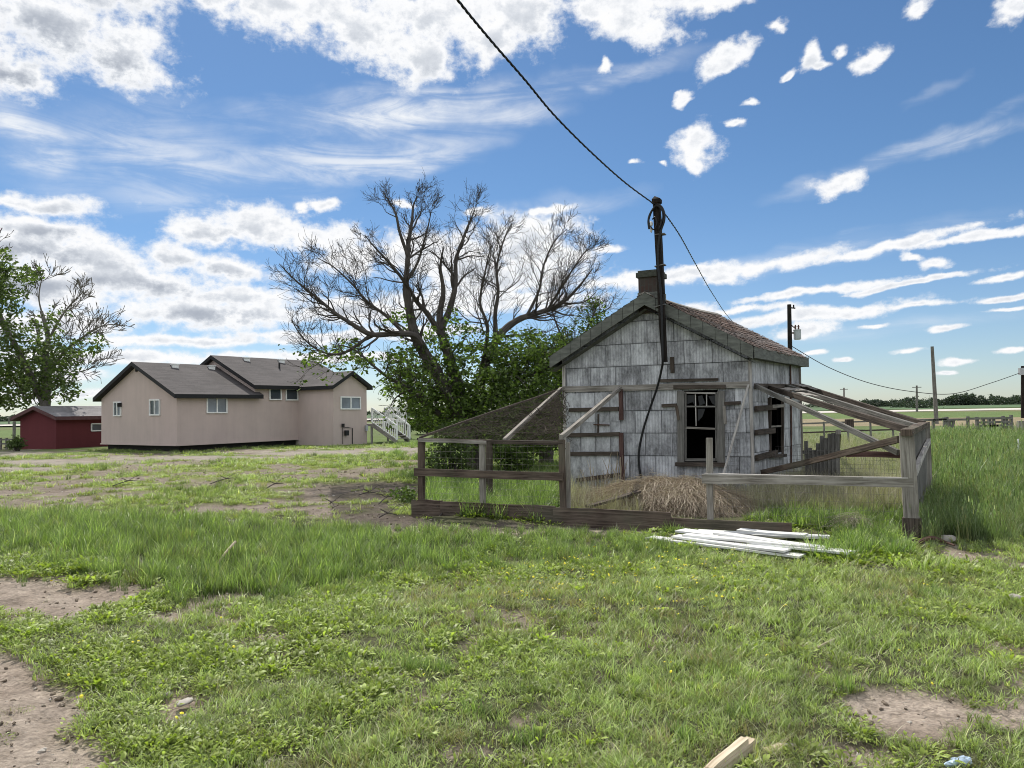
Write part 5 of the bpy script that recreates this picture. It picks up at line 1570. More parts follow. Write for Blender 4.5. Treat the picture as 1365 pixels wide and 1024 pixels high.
limb(mb, [(640, 500, D + .8), (650, 440, D), (640, 400, D - .4), (648, 350, D - .6), (655, 318, D - .8)], .06, .009, CFG, 20, 1.2, ends, 2)
limb(mb, [(730, 411, D + 1.3), (752, 372, D + .9), (775, 335, D + .8), (788, 318, D + .8)], .04, .009, CFG, 20, 1.0, ends, 2)
limb(mb, [(748, 402, D + 1.3), (778, 400, D + 1), (795, 385, D + .9)], .03, .008, CFG, 12, .9, ends, 1)
limb(mb, [(575, 485, D - .3), (556, 450, D - .6), (530, 445, D - .9), (495, 446, D - 1.2), (470, 432, D - 1.4), (447, 416, D - 1.5), (420, 392, D - 1.6), (395, 370, D - 1.7), (372, 345, D - 1.8)], .10, .010, CFG, 34, 1.2, ends, 2)
limb(mb, [(540, 446, D - .8), (515, 420, D - 1), (490, 400, D - 1.2), (470, 375, D - 1.3), (445, 350, D - 1.3), (425, 338, D - 1.3)], .05, .009, CFG, 26, 1.1, ends, 2)
limb(mb, [(495, 446, D - 1.2), (460, 470, D - 1.3), (432, 470, D - 1.4), (405, 452, D - 1.5), (388, 425, D - 1.5)], .045, .009, CFG, 18, .9, ends, 2)
limb(mb, [(600, 560, D), (575, 545, D - .4), (548, 520, D - .8), (520, 505, D - 1.1), (498, 488, D - 1.3), (472, 466, D - 1.4), (450, 460, D - 1.5)], .075, .011, CFG, 18, .9, ends, 2)
limb(mb, [(636, 545, D + .3), (670, 520, D + .2), (705, 500, D), (740, 485, D), (765, 462, D)], .07, .011, CFG, 24, 1.1, ends, 2)
LB = [(428, 474, 22, 10, .8), (455, 464, 24, 12, .8), (490, 478, 24, 10, .5), (555, 478, 36, 28, .8), (538, 508, 24, 20, .7), (570, 515, 42, 40), (566, 545, 24, 22), (600, 548, 44, 34), (640, 500, 50, 44), (660, 545, 60, 46, 1.2), (705, 520, 55, 55, 1.2), (725, 560, 36, 40, 1.3), (690, 462, 44, 22), (735, 470, 34, 26), (620, 450, 30, 20, .6), (575, 450, 30, 16, .6), (530, 428, 26, 14, .5), (520, 520, 14, 10, .6), (655, 580, 60, 22, 1.2), (700, 585, 45, 24, 1.2), (600, 430, 14, 20, .5)]
lv, sp = sprigs(LB, D + .15, 1.9, 2350, 12, .15)
dk = [e[0] for e in ends if e[0].z < 3.2 and random.random() < .10]
for p in dk:
    for j in range(9): lv.append(tuple(p + Vector((random.gauss(0, .12), random.gauss(0, .12), random.gauss(-.04, .12)))))
leaf_mesh("crown", lv, .12, M_leaf, tree)
for p in sp[::3]:
    q = p + Vector((random.gauss(0, .25), random.gauss(0, .25), random.uniform(-.4, .1)))
    mb.tube([p, p.lerp(q, .5) + UP * .03, q], [.004, .006, .008], 3, cap=False)
mb.build("trunk", M_bark, tree)

# a second, leafy tree close behind the shed, and its stem seen through the pen
tree2 = thing("leafy_tree", "green leafy tree with a dark trunk rising behind the left corner of the shed", "tree", gpt(G(728, 616)))
D2 = G(728, 618).y
mb = MB(); ends = []
limb(mb, [(728, 620, D2), (729, 590, D2), (734, 550, D2 + .2), (745, 510, D2 + .5), (762, 470, D2 + .8)], .24, .09, CFG, 10, 1.2, ends, 2)
limb(mb, [(750, 500, D2 + .5), (775, 455, D2 + 1), (790, 420, D2 + 1.2), (798, 400, D2 + 1.3)], .06, .009, CFG, 22, .9, ends, 2)
limb(mb, [(762, 470, D2 + .8), (745, 440, D2 + .9), (735, 405, D2 + .9), (738, 380, D2 + 1)], .04, .009, CFG, 18, .9, ends, 2)
limb(mb, [(790, 420, D2 + 1.2), (812, 408, D2 + 1.3), (818, 392, D2 + 1.4)], .025, .008, CFG, 12, .7, ends, 1)
mb.build("trunk", M_bark, tree2)
lv, sp = sprigs([(790, 422, 18, 24, 1.2), (775, 452, 34, 26), (755, 480, 36, 30, 1.2), (732, 500, 40, 40, 1.2), (800, 440, 16, 20), (735, 545, 40, 50, 1.3), (745, 455, 18, 18, .7), (700, 560, 40, 40, 1)], D2 + .7, 1.3, 820, 12, .17)
leaf_mesh("crown", lv, .11, M_leaf, tree2)

# shrubs under the trees and behind
def shrub(name, label, blobs, d, dr, n, lpn, size, mat, spread, px, py, cat="shrub", stem=True):
    t = thing(name, label, cat, gpt(G(px, py)))
    lv, sp = sprigs(blobs, d, dr, n, lpn, spread)
    leaf_mesh("foliage", lv, size, mat, t)
    mb = MB(); base = gpt(G(px, py)); base.y = d; base.x = P(px, py, d).x; base.z = gzf(base.x, base.y)
    for p in sp[::max(1, len(sp) // 14)]:
        mb.tube([base + Vector((random.gauss(0, .1), random.gauss(0, .1), -.05)), base.lerp(p, .5) + UP * .1, p], [.02 * size / .1, .012 * size / .1, .006 * size / .1], 4, cap=False)
    mb.build("stem", M_bark, t)
    return t
shrub("shrub", "low green sapling growing at the foot of the tree behind the pen corner", [(600, 590, 22, 26), (590, 612, 26, 16), (615, 605, 16, 22)], 17.0, .7, 170, 11, .10, M_bush, .13, 600, 634)
shrub("shrub", "dark bush growing against the back of the left pen", [(672, 600, 20, 16), (690, 612, 18, 16)], 18.0, .6, 170, 11, .10, M_leaf, .13, 680, 628)
shrub("shrub", "rounded green bush on the lawn beyond the porch stairs", [(572, 562, 20, 9), (560, 564, 10, 7), (588, 565, 12, 6)], 62.0, 2.2, 420, 10, .26, M_bush, .34, 572, 574)
shrub("shrub", "small dark bush beside the porch landing", [(545, 566, 5, 6)], 52.0, .6, 60, 10, .2, M_leaf, .25, 545, 575)
shrub("shrub", "small grey green bush at the corner of the red shed", [(24, 590, 8, 7), (16, 593, 6, 4)], 43.0, .5, 90, 10, .14, M_bush, .2, 23, 598)
shrub("shrub", "tall green weeds bushing up beside the left pen's corner post", [(540, 660, 14, 8), (549, 668, 9, 9)], 13.6, .4, 60, 9, .075, M_bush, .10, 540, 672)

# the tree at the left edge
tree3 = thing("leafy_tree", "broad green tree with dead twigs on its right side behind the red shed", "tree", gpt(G(40, 592)))
D3 = 48.0
CFG3 = dict(wob=.14, up=.06, rmin=.016, kids={0: 0, 1: 4, 2: 4, 3: 4})
mb = MB(); ends = []
limb(mb, [(58, 600, D3), (60, 560, D3), (62, 520, D3), (60, 480, D3), (64, 450, D3), (55, 415, D3)], .35, .10, CFG3, 8, 2.5, ends, 2)
limb(mb, [(60, 540, D3), (40, 500, D3), (20, 460, D3), (0, 420, D3), (-20, 370, D3), (-10, 330, D3)], .26, .04, CFG3, 12, 2.8, ends, 2)
limb(mb, [(63, 500, D3), (85, 470, D3), (110, 450, D3), (135, 435, D3 - .5), (160, 432, D3 - 1)], .13, .018, CFG3, 18, 2.2, ends, 2)
limb(mb, [(64, 455, D3), (80, 425, D3), (95, 405, D3), (112, 388, D3)], .09, .018, CFG3, 12, 2.0, ends, 2)
limb(mb, [(60, 430, D3), (52, 400, D3), (55, 375, D3), (60, 366, D3)], .06, .016, CFG3, 8, 1.6, ends, 2)
limb(mb, [(72, 520, D3), (95, 500, D3), (118, 492, D3), (140, 478, D3)], .06, .016, CFG3, 10, 1.6, ends, 2)
mb.build("trunk", M_bark2, tree3)
lv, sp = sprigs([(15, 378, 34, 24), (0, 345, 16, 18), (35, 365, 18, 10), (8, 400, 26, 14, .7), (60, 450, 28, 32), (45, 490, 45, 34, 1.2), (20, 510, 34, 36, 1.2), (75, 485, 34, 30), (110, 468, 24, 14, .8), (135, 452, 18, 10, .6), (85, 520, 26, 14, .7), (70, 515, 34, 22), (-30, 440, 60, 110, 1.2), (8, 440, 20, 30, .8), (30, 535, 34, 12, .8), (75, 418, 14, 16, .5)], D3, 3.0, 1350, 10, .34)
leaf_mesh("crown", lv, .27, M_leaf_far, tree3)

# ------------------------------------------------------------------ poles and lines
def upole(name, label, px, ytop, d, r, mat=M_pole, lean=0.0, zb=None):
    b = P(px + lean, 540, d); b.z = gzf(b.x, b.y) if zb is None else zb
    t = P(px, ytop, d)
    o = thing(name, label, "utility pole", b)
    m = MB(); m.tube([b - UP * .2, b.lerp(t, .5), t], [r * 1.15, r, r * .82], 10); m.build("post", mat, o)
    return o, t, b
pl, pt_, pb = upole("utility_pole", "utility pole with a grey transformer rising behind the shed roof", 1052, 406, 54.0, .17, lean=2)
m = MB(); q = P(1063, 452, 54); m.cyl((q.x, q.y, q.z), .26, .62, 14).cyl((q.x, q.y, q.z + .62), .28, .06, 14).cyl((q.x, q.y, q.z - .04), .22, .05, 14); tk = m.build("transformer", M_steel, pl)
m = MB(); q2 = q + UP * .67
for dx in (-.12, .1): m.cyl((q2.x + dx, q2.y, q2.z), .05, .35, 8).cyl((q2.x + dx, q2.y, q2.z + .1), .085, .04, 8).cyl((q2.x + dx, q2.y, q2.z + .22), .085, .04, 8)
m.build("bushing", M_ceramic, tk)
m = MB(); m.beam(P(1053, 444, 54), P(1062, 444, 54), .1, .1).beam(P(1053, 432, 54), P(1060, 438, 54), .06, .06); m.build("bracket", M_rust, pl)
m = MB(); m.beam(P(1050, 410, 54) , P(1060, 411, 54), .1, .08).cyl(P(1058, 411, 54), .05, .25, 8); m.build("crossarm", M_pole, pl)
pl2, t2, b2 = upole("utility_pole", "tall bare leaning pole standing alone in the meadow at right", 1242.5, 462, 59.0, .14, M_picket, lean=5)
pl3, t3, b3 = upole("utility_pole", "dark utility pole with a meter box cut by the right edge of the picture", 1363, 488, 75.0, .17)
m = MB(); q = P(1362, 500, 74.8); m.box(q, .5, .3, .7); m.build("meter_box", M_steel, pl3)
FPS = [(1222, 514, 150, "far utility pole with a crossarm left of the tall bare pole"), (1125, 517, 170, "far utility pole seen just above the pen rafters"), (12, 556, 230, "tiny far utility pole seen under the left tree")]
for (x, y, d, lb) in FPS:
    o, t, b = upole("utility_pole", lb, x, y, d, .2, M_picket)
    m = MB(); m.beam(t + Vector((-.9, 0, -.35)), t + Vector((.9, 0, -.35)), .14, .14); m.build("crossarm", M_picket, o)
def wire(label, pts, r):
    m = MB(); m.tube(pts, r, 4)
    tag(m.build("power_line", M_cable), label, "power line")
wire("thin power line sagging from the transformer pole to the pole at the right edge", spline([P(1056, 462, 54), P(1105, 490, 58), P(1160, 511, 63), P(1215, 522, 67), P(1270, 525, 70), P(1320, 511, 73), P(1363, 496, 75)], 10), .03)

# rail fence and broken corral far across the meadow
cf_ = thing("corral_fence", "weathered rail fence and gapped corral posts across the meadow at right", "fence", G(1290, 577))
def atd(px, z, d): p = P(px, 560, d); return Vector((p.x, p.y, z))
dC = 41.0
for (x, h) in ((1215, 1.2), (1232, 1.05), (1243.5, 1.05), (1259, 1.15), (1262, 1.2), (1267, 1.05), (1270, 1.0), (1289, 1.2), (1303, 1.15), (1311, .95), (1318, 1.0), (1325, 1.05), (1337, 1.2), (1341, 1.0), (1348, 1.25)):
    a = atd(x, gzf(0, 0) * 0, dC); bm("post", a - UP * .2, a + UP * h * .72 + Vector((random.gauss(0, .03), 0, 0)), .13, .13, M_picket, cf_)
for (x0, x1, z, j) in ((1213, 1290, 0.72, .02), (1288, 1350, .74, .03), (1302, 1350, .52, .05), (1302, 1330, .33, .04), (1272, 1303, .16, .05), (1310, 1349, .3, .1), (1232, 1262, .70, .05)):
    bm("rail", atd(x0, z, dC - .12), atd(x1, z + random.uniform(-j, j), dC - .12), .05, .12, M_picket, cf_)
rf = thing("rail_fence", "dark pipe rail fence crossing the meadow behind the collapsed pen", "fence", G(1120, 572))
dR = 30.0
for x in (1066, 1098, 1130, 1160, 1190, 1214):
    a = atd(x, 0, dR); bm("post", a - UP * .1, a + UP * .95, .06, .06, M_picket, rf)
for z in (.98, .62):
    bm("rail", atd(1062, z - .1, dR), atd(1218, z - .02, dR), .05, .06, M_wood_dark if z < .9 else M_picket, rf)
tag(single("stump", M_wood_grey, "small stump of wood in the meadow at the right edge", "stump", lambda m: m.tube([atd(1362, 0, 42), atd(1362, .55, 42)], [.3, .25], 9)), None)
single("marker_stake", M_white, "thin white stake standing in the tall meadow grass at right", "stake", lambda m: m.beam(atd(1356, 0, 20), atd(1356, .62, 20), .03, .03))
lf = thing("rail_fence", "low dark rail fence at far left by the red shed", "fence", G(6, 597))
for x in (-14, 1, 9, 19): a = atd(x, -.3, 46); bm("post", a, a + UP * .75, .1, .1, M_picket, lf)
for z in (.1, .35): bm("rail", atd(-20, z, 46), atd(20, z, 46), .05, .1, M_picket, lf)
single("fence_post", M_picket, "dark upright post in the far field left of the red shed", "post", lambda m: m.beam(atd(19, -.3, 60), atd(19, 1.4, 60), .16, .16))

# distant tree belts along the horizon: far-off woods that read as one mass
def belt(name, x0, x1, d, h0, h1_, n, seed, kind='stuff', zb=0.0):
    c = []
    rr = np.random.default_rng(seed)
    px = rr.uniform(x0, x1, n)
    hh = h0 + (h1_ - h0) * (0.25 + .75 * vn(px * .11, px * 0 + seed, 3)) * (.65 + .5 * vn(px * .33, px * 0 + 3, 9))
    for x, h in zip(px, hh):
        p = P(x, 535, d + rr.uniform(-12, 12)); z = zb + h * rr.random() ** .8
        c.append((p.x, p.y, z))
    o = leaf_mesh(name, c, d * .0030, M_leaf_belt, None, droop=0)
    return tag(o, kind=kind)
belt("tree_belt", 1150, 1380, 520, 1.2, 6.8, 9000, 1)
belt("tree_belt", 1262, 1300, 520, 3, 8.5, 2500, 2)
belt("tree_belt", 1320, 1400, 500, 3, 7.5, 3000, 3)
belt("tree_belt", -40, 30, 600, 3, 6, 2500, 5, zb=-1)
belt("tree_belt", 540, 760, 420, 2, 5, 5000, 6)
belt("tree_belt", 30, 560, 650, 1, 5, 5000, 8)
belt("tree_belt", 760, 1150, 650, 1, 5, 4000, 7)
for (x, d, h, lb) in ((1198, 330, 3.2, "small round bush alone in the far field"), (1226, 260, 2.8, "bush at the foot of the far pole"), (1235, 265, 3.4, "taller bush right of the far pole"), (1213, 300, 1.8, "tiny bush left of the far pole")):
    p = P(x, 540, d)
    t = thing("shrub", lb, "shrub", (p.x, p.y, 0))
    pts = [(p.x + random.gauss(0, h * .5), p.y + random.gauss(0, h * .5), abs(random.gauss(h * .4, h * .3))) for _ in range(420)]
    leaf_mesh("foliage", pts, .75, M_leaf_belt, t)

# ------------------------------------------------------------------ grass: clumps scattered by geometry nodes
def clump(name, nb, rad, hmin, hmax, w, lean, mat, curl=.5, seg=3, broad=False, seed_head=0.0):
    rr = np.random.default_rng(abs(hash(name)) % 1000 if False else sum(map(ord, name)))
    V = []; Fq = []; UVv = []
    for i in range(nb):
        a = rr.uniform(0, 2 * np.pi); r = rad * np.sqrt(rr.random())
        bx, by = r * np.cos(a), r * np.sin(a)
        th = rr.uniform(0, 2 * np.pi) if not broad else a + rr.normal(0, .5)
        dx, dy = np.cos(th), np.sin(th)
        h = rr.uniform(hmin, hmax); ln = abs(rr.normal(lean, lean * .5)) * h
        ww = w * rr.uniform(.65, 1.3)
        elv = rr.uniform(.15, 1.2); lift = rr.uniform(0, .6) * hmax * .6 if broad else 0
        sx, sy = -dy, dx
        o = len(V)
        for k in range(seg + 1):
            t = k / seg
            if broad:
                prof = math.sin(math.pi * (.06 + .9 * t) ** 1.25) ** .8 if k < seg else .08
                z = h * (math.sin(elv) * t - .35 * t * t) + lift
                out = h * math.cos(elv) * t * (1 + .2 * t)
            else:
                prof = (1 - t) ** .6 if k else 1.0
                z = h * (t - curl * .35 * t * t); out = ln * (t ** 1.7)
            x, y = bx + dx * out, by + dy * out
            hw = ww * .5 * max(prof, .06)
            V.append((x - sx * hw, y - sy * hw, z - .01)); V.append((x + sx * hw, y + sy * hw, z - .01 + (hw * .4 if broad else 0)))
            UVv += [(0, t), (1, t)]
        for k in range(seg):
            q = o + 2 * k
            Fq.append((q, q + 1, q + 3, q + 2))
        if seed_head and rr.random() < seed_head:
            o = len(V); x, y, z = bx + dx * ln, by + dy * ln, h * (1 - curl * .35)
            for (px_, pz_) in ((-w, 0), (w, 0), (w * .6, h * .12), (-w * .6, h * .12)):
                V.append((x + sx * px_, y + sy * px_, z + pz_ - .02)); UVv.append((0, 1))
            Fq.append((o, o + 1, o + 2, o + 3))
    o = np_mesh(name, np.array(V), np.array(Fq), mat, uv=np.array(UVv))
    return o
def flower(name, n, rad):
    m = MB()
    for i in range(n):
        a = random.uniform(0, 6.28); r = rad * math.sqrt(random.random()); h = random.uniform(.05, .11)
        x, y = r * math.cos(a), r * math.sin(a)
        tilt = Vector((random.gauss(0, .4), random.gauss(-.3, .4), 1)).normalized(); ax = tilt.orthogonal().normalized(); bx = tilt.cross(ax)
        c = Vector((x, y, h)); rr_ = random.uniform(.009, .015)
        ring = [c + (ax * math.cos(k * .785) + bx * math.sin(k * .785)) * rr_ for k in range(8)]
        top = c + tilt * .006
        for k in range(8): m.quad([ring[k], ring[(k + 1) % 8], top])
    me = bpy.data.meshes.new(name); me.from_pydata(m.v, [], m.f); me.materials.append(M_yellow)
    return bpy.data.objects.new(name, me)

def scatter(name, protos, pts, label=None):
    """pts: x,y,z,scale,kind,tint"""
    coll = bpy.data.collections.new(name + "_kinds")
    for o in protos: coll.objects.link(o)
    pts = np.array(pts)
    me = bpy.data.meshes.new(name)
    me.vertices.add(len(pts)); me.vertices.foreach_set('co', pts[:, :3].astype(np.float32).ravel())
    rot = np.zeros((len(pts), 3), np.float32); rot[:, 2] = rng.uniform(0, 6.28, len(pts)); rot[:, 0] = rng.normal(0, .09, len(pts)); rot[:, 1] = rng.normal(0, .09, len(pts))
    def at(n, t, arr, f):
        a = me.attributes.new(n, t, 'POINT'); a.data.foreach_set(f, arr)
    at('rot', 'FLOAT_VECTOR', rot.ravel(), 'vector')
    at('scl', 'FLOAT', pts[:, 3].astype(np.float32), 'value')
    at('pick', 'INT', pts[:, 4].astype(np.int32), 'value')
    at('tint', 'FLOAT', pts[:, 5].astype(np.float32), 'value')
    o = bpy.data.objects.new(name, me); col.objects.link(o)
    ng = bpy.data.node_groups.new(name + "_nodes", 'GeometryNodeTree')
    ng.interface.new_socket('Geometry', in_out='INPUT', socket_type='NodeSocketGeometry')
    ng.interface.new_socket('Geometry', in_out='OUTPUT', socket_type='NodeSocketGeometry')
    n = ng.nodes; L = ng.links
    gi = n.new('NodeGroupInput'); go = n.new('NodeGroupOutput')
    iop = n.new('GeometryNodeInstanceOnPoints'); ci = n.new('GeometryNodeCollectionInfo')
    ci.inputs['Collection'].default_value = coll; ci.inputs['Separate Children'].default_value = True; ci.inputs['Reset Children'].default_value = True
    def na(nm, t):
        q = n.new('GeometryNodeInputNamedAttribute'); q.data_type = t; q.inputs['Name'].default_value = nm; return q.outputs['Attribute']
    L.new(gi.outputs[0], iop.inputs['Points']); L.new(ci.outputs[0], iop.inputs['Instance'])
    iop.inputs['Pick Instance'].default_value = True
    L.new(na('pick', 'INT'), iop.inputs['Instance Index'])
    L.new(na('rot', 'FLOAT_VECTOR'), iop.inputs['Rotation']); L.new(na('scl', 'FLOAT'), iop.inputs['Scale'])
    L.new(iop.outputs[0], go.inputs[0])
    md = o.modifiers.new("scatter", 'NODES'); md.node_group = ng
    tag(o, kind='stuff')
    return o

def cand(r0, r1, dens, half=54.0):
    a0 = R(half); area = a0 * (r1 * r1 - r0 * r0)
    n = int(area * dens)
    a = rng.uniform(-a0, a0, n); r = np.sqrt(rng.uniform(r0 * r0, r1 * r1, n))
    x, y = np.sin(a) * r, np.cos(a) * r
    return x, y
_shp = [(p.x, p.y) for p in (FLc, FR, BR, BL)]
_hsp = [((Vector((-17.4, 38.9, 0)) + Vector((math.sin(R(35)), math.cos(R(35)), 0)) * a + Vector((-math.cos(R(35)), math.sin(R(35)), 0)) * b)) for a, b in ((-.2, -.2), (12, -.2), (12, 7.8), (-.2, 7.8))]
_hsp = [(p.x, p.y) for p in _hsp]
def blocked(x, y):
    px, py = proj(x, y, np.zeros_like(x))
    b = inpoly(x, y, _shp) | inpoly(x, y, _hsp)
    b |= inpoly(px, py, [(905, 712), (975, 708), (1085, 713), (1130, 731), (1110, 736), (1050, 736), (885, 719)])
    b |= inpoly(px, py, [(830, 676), (850, 652), (900, 640), (945, 655), (950, 684), (880, 690)])
    b |= inpoly(px, py, [(925, 1030), (1000, 978), (1012, 990), (960, 1034)])
    b |= inpoly(px, py, [(230, 928), (262, 928), (262, 944), (230, 944)]) | inpoly(px, py, [(1250, 716), (1275, 716), (1275, 735), (1250, 735)]) | inpoly(px, py, [(1262, 1010), (1292, 1010), (1292, 1040), (1262, 1040)])
    return b
# edge of the unmown bank in front, in the picture's own measure of the ground
bx_ = np.array([-400, 0, 120, 220, 330, 430, 520, 620, 720, 860, 1000, 1215, 1290, 1800])
bfront = np.array([765, 765, 772, 800, 822, 820, 795, 782, 770, 762, 752, 748, 742, 742])
bback = np.array([690, 690, 692, 694, 698, 703, 706, 706, 708, 712, 726, 738, 735, 735])

def band(r0, r1, dens):
    x, y = cand(r0, r1, dens)
    px, py, dirt, grav, nz, nz2 = masks(x, y)
    z = gz(x, y)
    ok = ~blocked(x, y)
    return x, y, z, px, py, dirt, grav, nz, nz2, ok
lawn_p = [clump("lawn_a", 26, .06, .022, .058, .0052, .95, M_grass), clump("lawn_b", 22, .07, .016, .042, .006, 1.1, M_grass), clump("lawn_c", 26, .045, .035, .085, .005, .65, M_grass)]
weed_p = [clump("weed_a", 22, .05, .03, .06, .0125, 1.0, M_weed, broad=True), clump("weed_b", 30, .07, .024, .048, .010, 1.1, M_weed, broad=True), clump("weed_c", 40, .09, .018, .036, .009, .9, M_weed, broad=True), clump("weed_d", 46, .10, .015, .03, .008, .8, M_weed, broad=True)]
tall_p = [clump("tall_a", 36, .09, .09, .24, .0075, .45, M_tall, .6), clump("tall_b", 32, .10, .07, .20, .008, .6, M_tall, .7), clump("tall_c", 26, .07, .14, .30, .0068, .4, M_tall, .5)]
mead_p = [clump("mead_a", 30, .12, .28, .52, .0075, .35, M_meadow, .5, seed_head=.2), clump("mead_b", 28, .13, .22, .46, .008, .5, M_meadow, .6, seed_head=.15), clump("mead_c", 22, .10, .3, .6, .0065, .3, M_meadow, .4, seed_head=.4)]
dry_p = [clump("dry_a", 22, .12, .15, .45, .005, .6, M_drygrass, .6), clump("dry_b", 18, .10, .2, .6, .0045, .45, M_drygrass, .5), clump("dry_c", 20, .08, .03, .09, .0035, 1.0, M_drygrass, .6)]
lawn, weeds, tall, mead, dry, flow = [], [], [], [], [], []
def add(lst, m, x, y, z, s, kind, tint):
    lst.append(np.stack([x[m], y[m], z[m], np.broadcast_to(s, x.shape)[m], np.broadcast_to(kind, x.shape)[m], np.broadcast_to(tint, x.shape)[m]], 1))
# near lawn
for (r0, r1, dens, sc) in ((2.6, 5.0, 760, .85), (5.0, 8.0, 440, 1.05), (8.0, 12.5, 180, 1.4)):
    x, y, z, px, py, dirt, grav, nz, nz2, ok = band(r0, r1, dens)
    fr = np.interp(px, bx_, bfront) + nz2 * 50 + nz * 20
    bk = np.interp(px, bx_, bback)
    n = len(x); u = rng.random(n)
    inbank = (py < fr) & (py > bk)
    short = ok & (py >= fr - 25) & (u > dirt * 1.05)
    patch = fbm(x * 1.5, y * 1.5, 91, 4)
    dryness = np.clip((fbm(x * .9, y * .9, 93, 4) - .47) * 3.0, 0, 1) * (px > 350)
    add(lawn, short & (rng.random(n) < np.clip(.25 + 1.5 * (fbm(x * 3.2, y * 3.2, 92, 4) - .2), .12, 1)), x, y, z, sc * (.5 + 1.1 * patch) * rng.uniform(.7, 1.3, n), rng.integers(0, 3, n), np.where(rng.random(n) < dryness * .65 + .05, rng.uniform(.3, .95, n), rng.uniform(0, .12, n)))
    wp = np.clip((fbm(x * 1.2, y * 1.2, 95, 4) - .42) * 4, 0, 1) * np.where(px < 520, 1.2, .6)
    add(weeds, short & (rng.random(n) < wp * np.where(px < 600, .55, .32)), x, y, z + .012, sc * rng.uniform(.9, 1.7, n), rng.integers(0, 4, n), rng.uniform(0, .12, n))
    add(dry, short & (rng.random(n) < .03 + .08 * dryness), x, y, z, sc * rng.uniform(.6, 1.2, n), 2, 0)
    edge_w = ok & (dirt > .25) & (dirt < .85) & (rng.random(n) < .10) & ~inbank
    add(weeds, edge_w, x, y, z, sc * rng.uniform(.5, 1.0, n), rng.integers(0, 4, n), 0)
    # yellow flowers
    fl = ok & (px > 640) & (px < 1000) & (py > 735) & (py < 830) & (rng.random(n) < .045)
    fl |= ok & (py >= fr) & (rng.random(n) < .002)
    add(flow, fl, x, y, z + .01, rng.uniform(.6, 1.05, n), rng.integers(0, 2, n), 0)
# tufts standing above the mown lawn
for (tx, ty, r, k) in ((572, 900, .13, 10), (545, 892, .10, 6), (1245, 795, .16, 12), (1180, 792, .14, 8), (640, 960, .06, 3), (455, 880, .08, 4), (820, 800, .2, 10), (700, 990, .06, 3), (1130, 925, .06, 3), (905, 985, .07, 4), (980, 962, .06, 3)):
    c = G(tx, ty)
    for i in range(k):
        a = random.uniform(0, 6.28); q = r * math.sqrt(random.random()); X_, Y_ = c.x + q * math.cos(a), c.y + q * math.sin(a) * .8
        tall.append(np.array([[X_, Y_, gzf(X_, Y_), random.uniform(.38, .62), random.randint(0, 2), 0]]))
# the unmown bank
for (r0, r1, dens) in ((5.4, 9.0, 150), (9.0, 15.0, 105)):
    x, y, z, px, py, dirt, grav, nz, nz2, ok = band(r0, r1, dens)
    fr = np.interp(px, bx_, bfront) + nz2 * 50 + nz * 20; bk = np.interp(px, bx_, bback)
    n = len(x)
    inbank = ok & (py < fr) & (py > bk) & (rng.random(n) > dirt * .7)
    hgt = np.interp(px, [0, 300, 560, 800, 1000, 1300], [1.0, .98, .80, .62, .45, .42]) * (.6 + .75 * fbm(x * .9, y * .9, 97, 4)) * np.clip(.45 + (fr - py) / 45, .45, 1)
    hgt = np.where(px > 900, hgt * np.clip((py - bk) / 60 + .45, .4, 1), hgt)
    add(tall, inbank & (rng.random(n) < np.clip(.35 + 1.6 * (fbm(x * 2.1, y * 2.1, 111, 4) - .25), .15, 1)), x, y, z, hgt * rng.uniform(.6, 1.35, n), rng.integers(0, 3, n), np.where(rng.random(n) < .05, .5, rng.uniform(0, .1, n)))
    wd = inbank & (px > 420) & (rng.random(n) < np.clip((fbm(x * 1.1, y * 1.1, 99, 3) - .45) * 5, 0, .8))
    add(weeds, wd, x, y, z, rng.uniform(1.2, 2.0, n), rng.integers(0, 3, n), 0)
# right meadow
for (r0, r1, dens, sc) in ((8.2, 14, 75, 1.0), (14, 26, 36, 1.25), (26, 46, 13, 1.5)):
    x, y, z, px, py, dirt, grav, nz, nz2, ok = band(r0, r1, dens)
    n = len(x)
    lim = np.where(py > 660, 1222 + (py - 660) * .18, 1240 - (660 - py) * .1)
    m = ok & (px > lim) & (py > 573) & (py < 738) & (rng.random(n) > dirt)
    s = sc * (.42 + .85 * fbm(x * .6, y * .6, 101, 4)) * np.clip((742 - py) / 22, .35, 1) * rng.uniform(.8, 1.2, n) * np.where(py < 590, .6, 1)
    add(mead, m, x, y, z, s, rng.integers(0, 3, n), np.where(rng.random(n) < .12, .5, rng.uniform(0, .15, n)))
    m2 = ok & (px > 1068) & (px <= lim) & (py > 575) & (py < 640)
    isdry = rng.random(n) < .75
    add(mead, m2 & ~isdry, x, y, z, s * .55, rng.integers(0, 3, n), .3)
    add(dry, m2 & isdry, x, y, z, s * .8, rng.integers(0, 2, n), 0)
    m3 = ok & (px > 1215) & (py > 571) & (py < 582) & (rng.random(n) < .7)
    add(dry, m3, x, y, z, s * .9, rng.integers(0, 2, n), 0)
# inside the pens
x, y, z, px, py, dirt, grav, nz, nz2, ok = band(8.4, 17, 130)
n = len(x)
pen = ok & inpoly(px, py, [(566, 684), (740, 697), (745, 640), (735, 625), (640, 622), (570, 640)])
add(weeds, pen & (rng.random(n) < .75), x, y, z, rng.uniform(1.6, 2.8, n), rng.integers(0, 3, n), rng.uniform(0, .1, n))
add(tall, pen & (rng.random(n) < .5), x, y, z, rng.uniform(.9, 1.7, n), rng.integers(0, 3, n), 0)
rp = ok & inpoly(px, py, [(945, 688), (1060, 705), (1205, 714), (1215, 690), (1200, 668), (1080, 668), (960, 675)])
g_ = np.clip((px - 990) / 110, .06, 1) * np.clip((py - 672) / 14, 0, 1)
add(weeds, rp & (rng.random(n) < .75 * g_), x, y, z, rng.uniform(1.2, 2.2, n), rng.integers(0, 3, n), rng.uniform(0, .1, n))
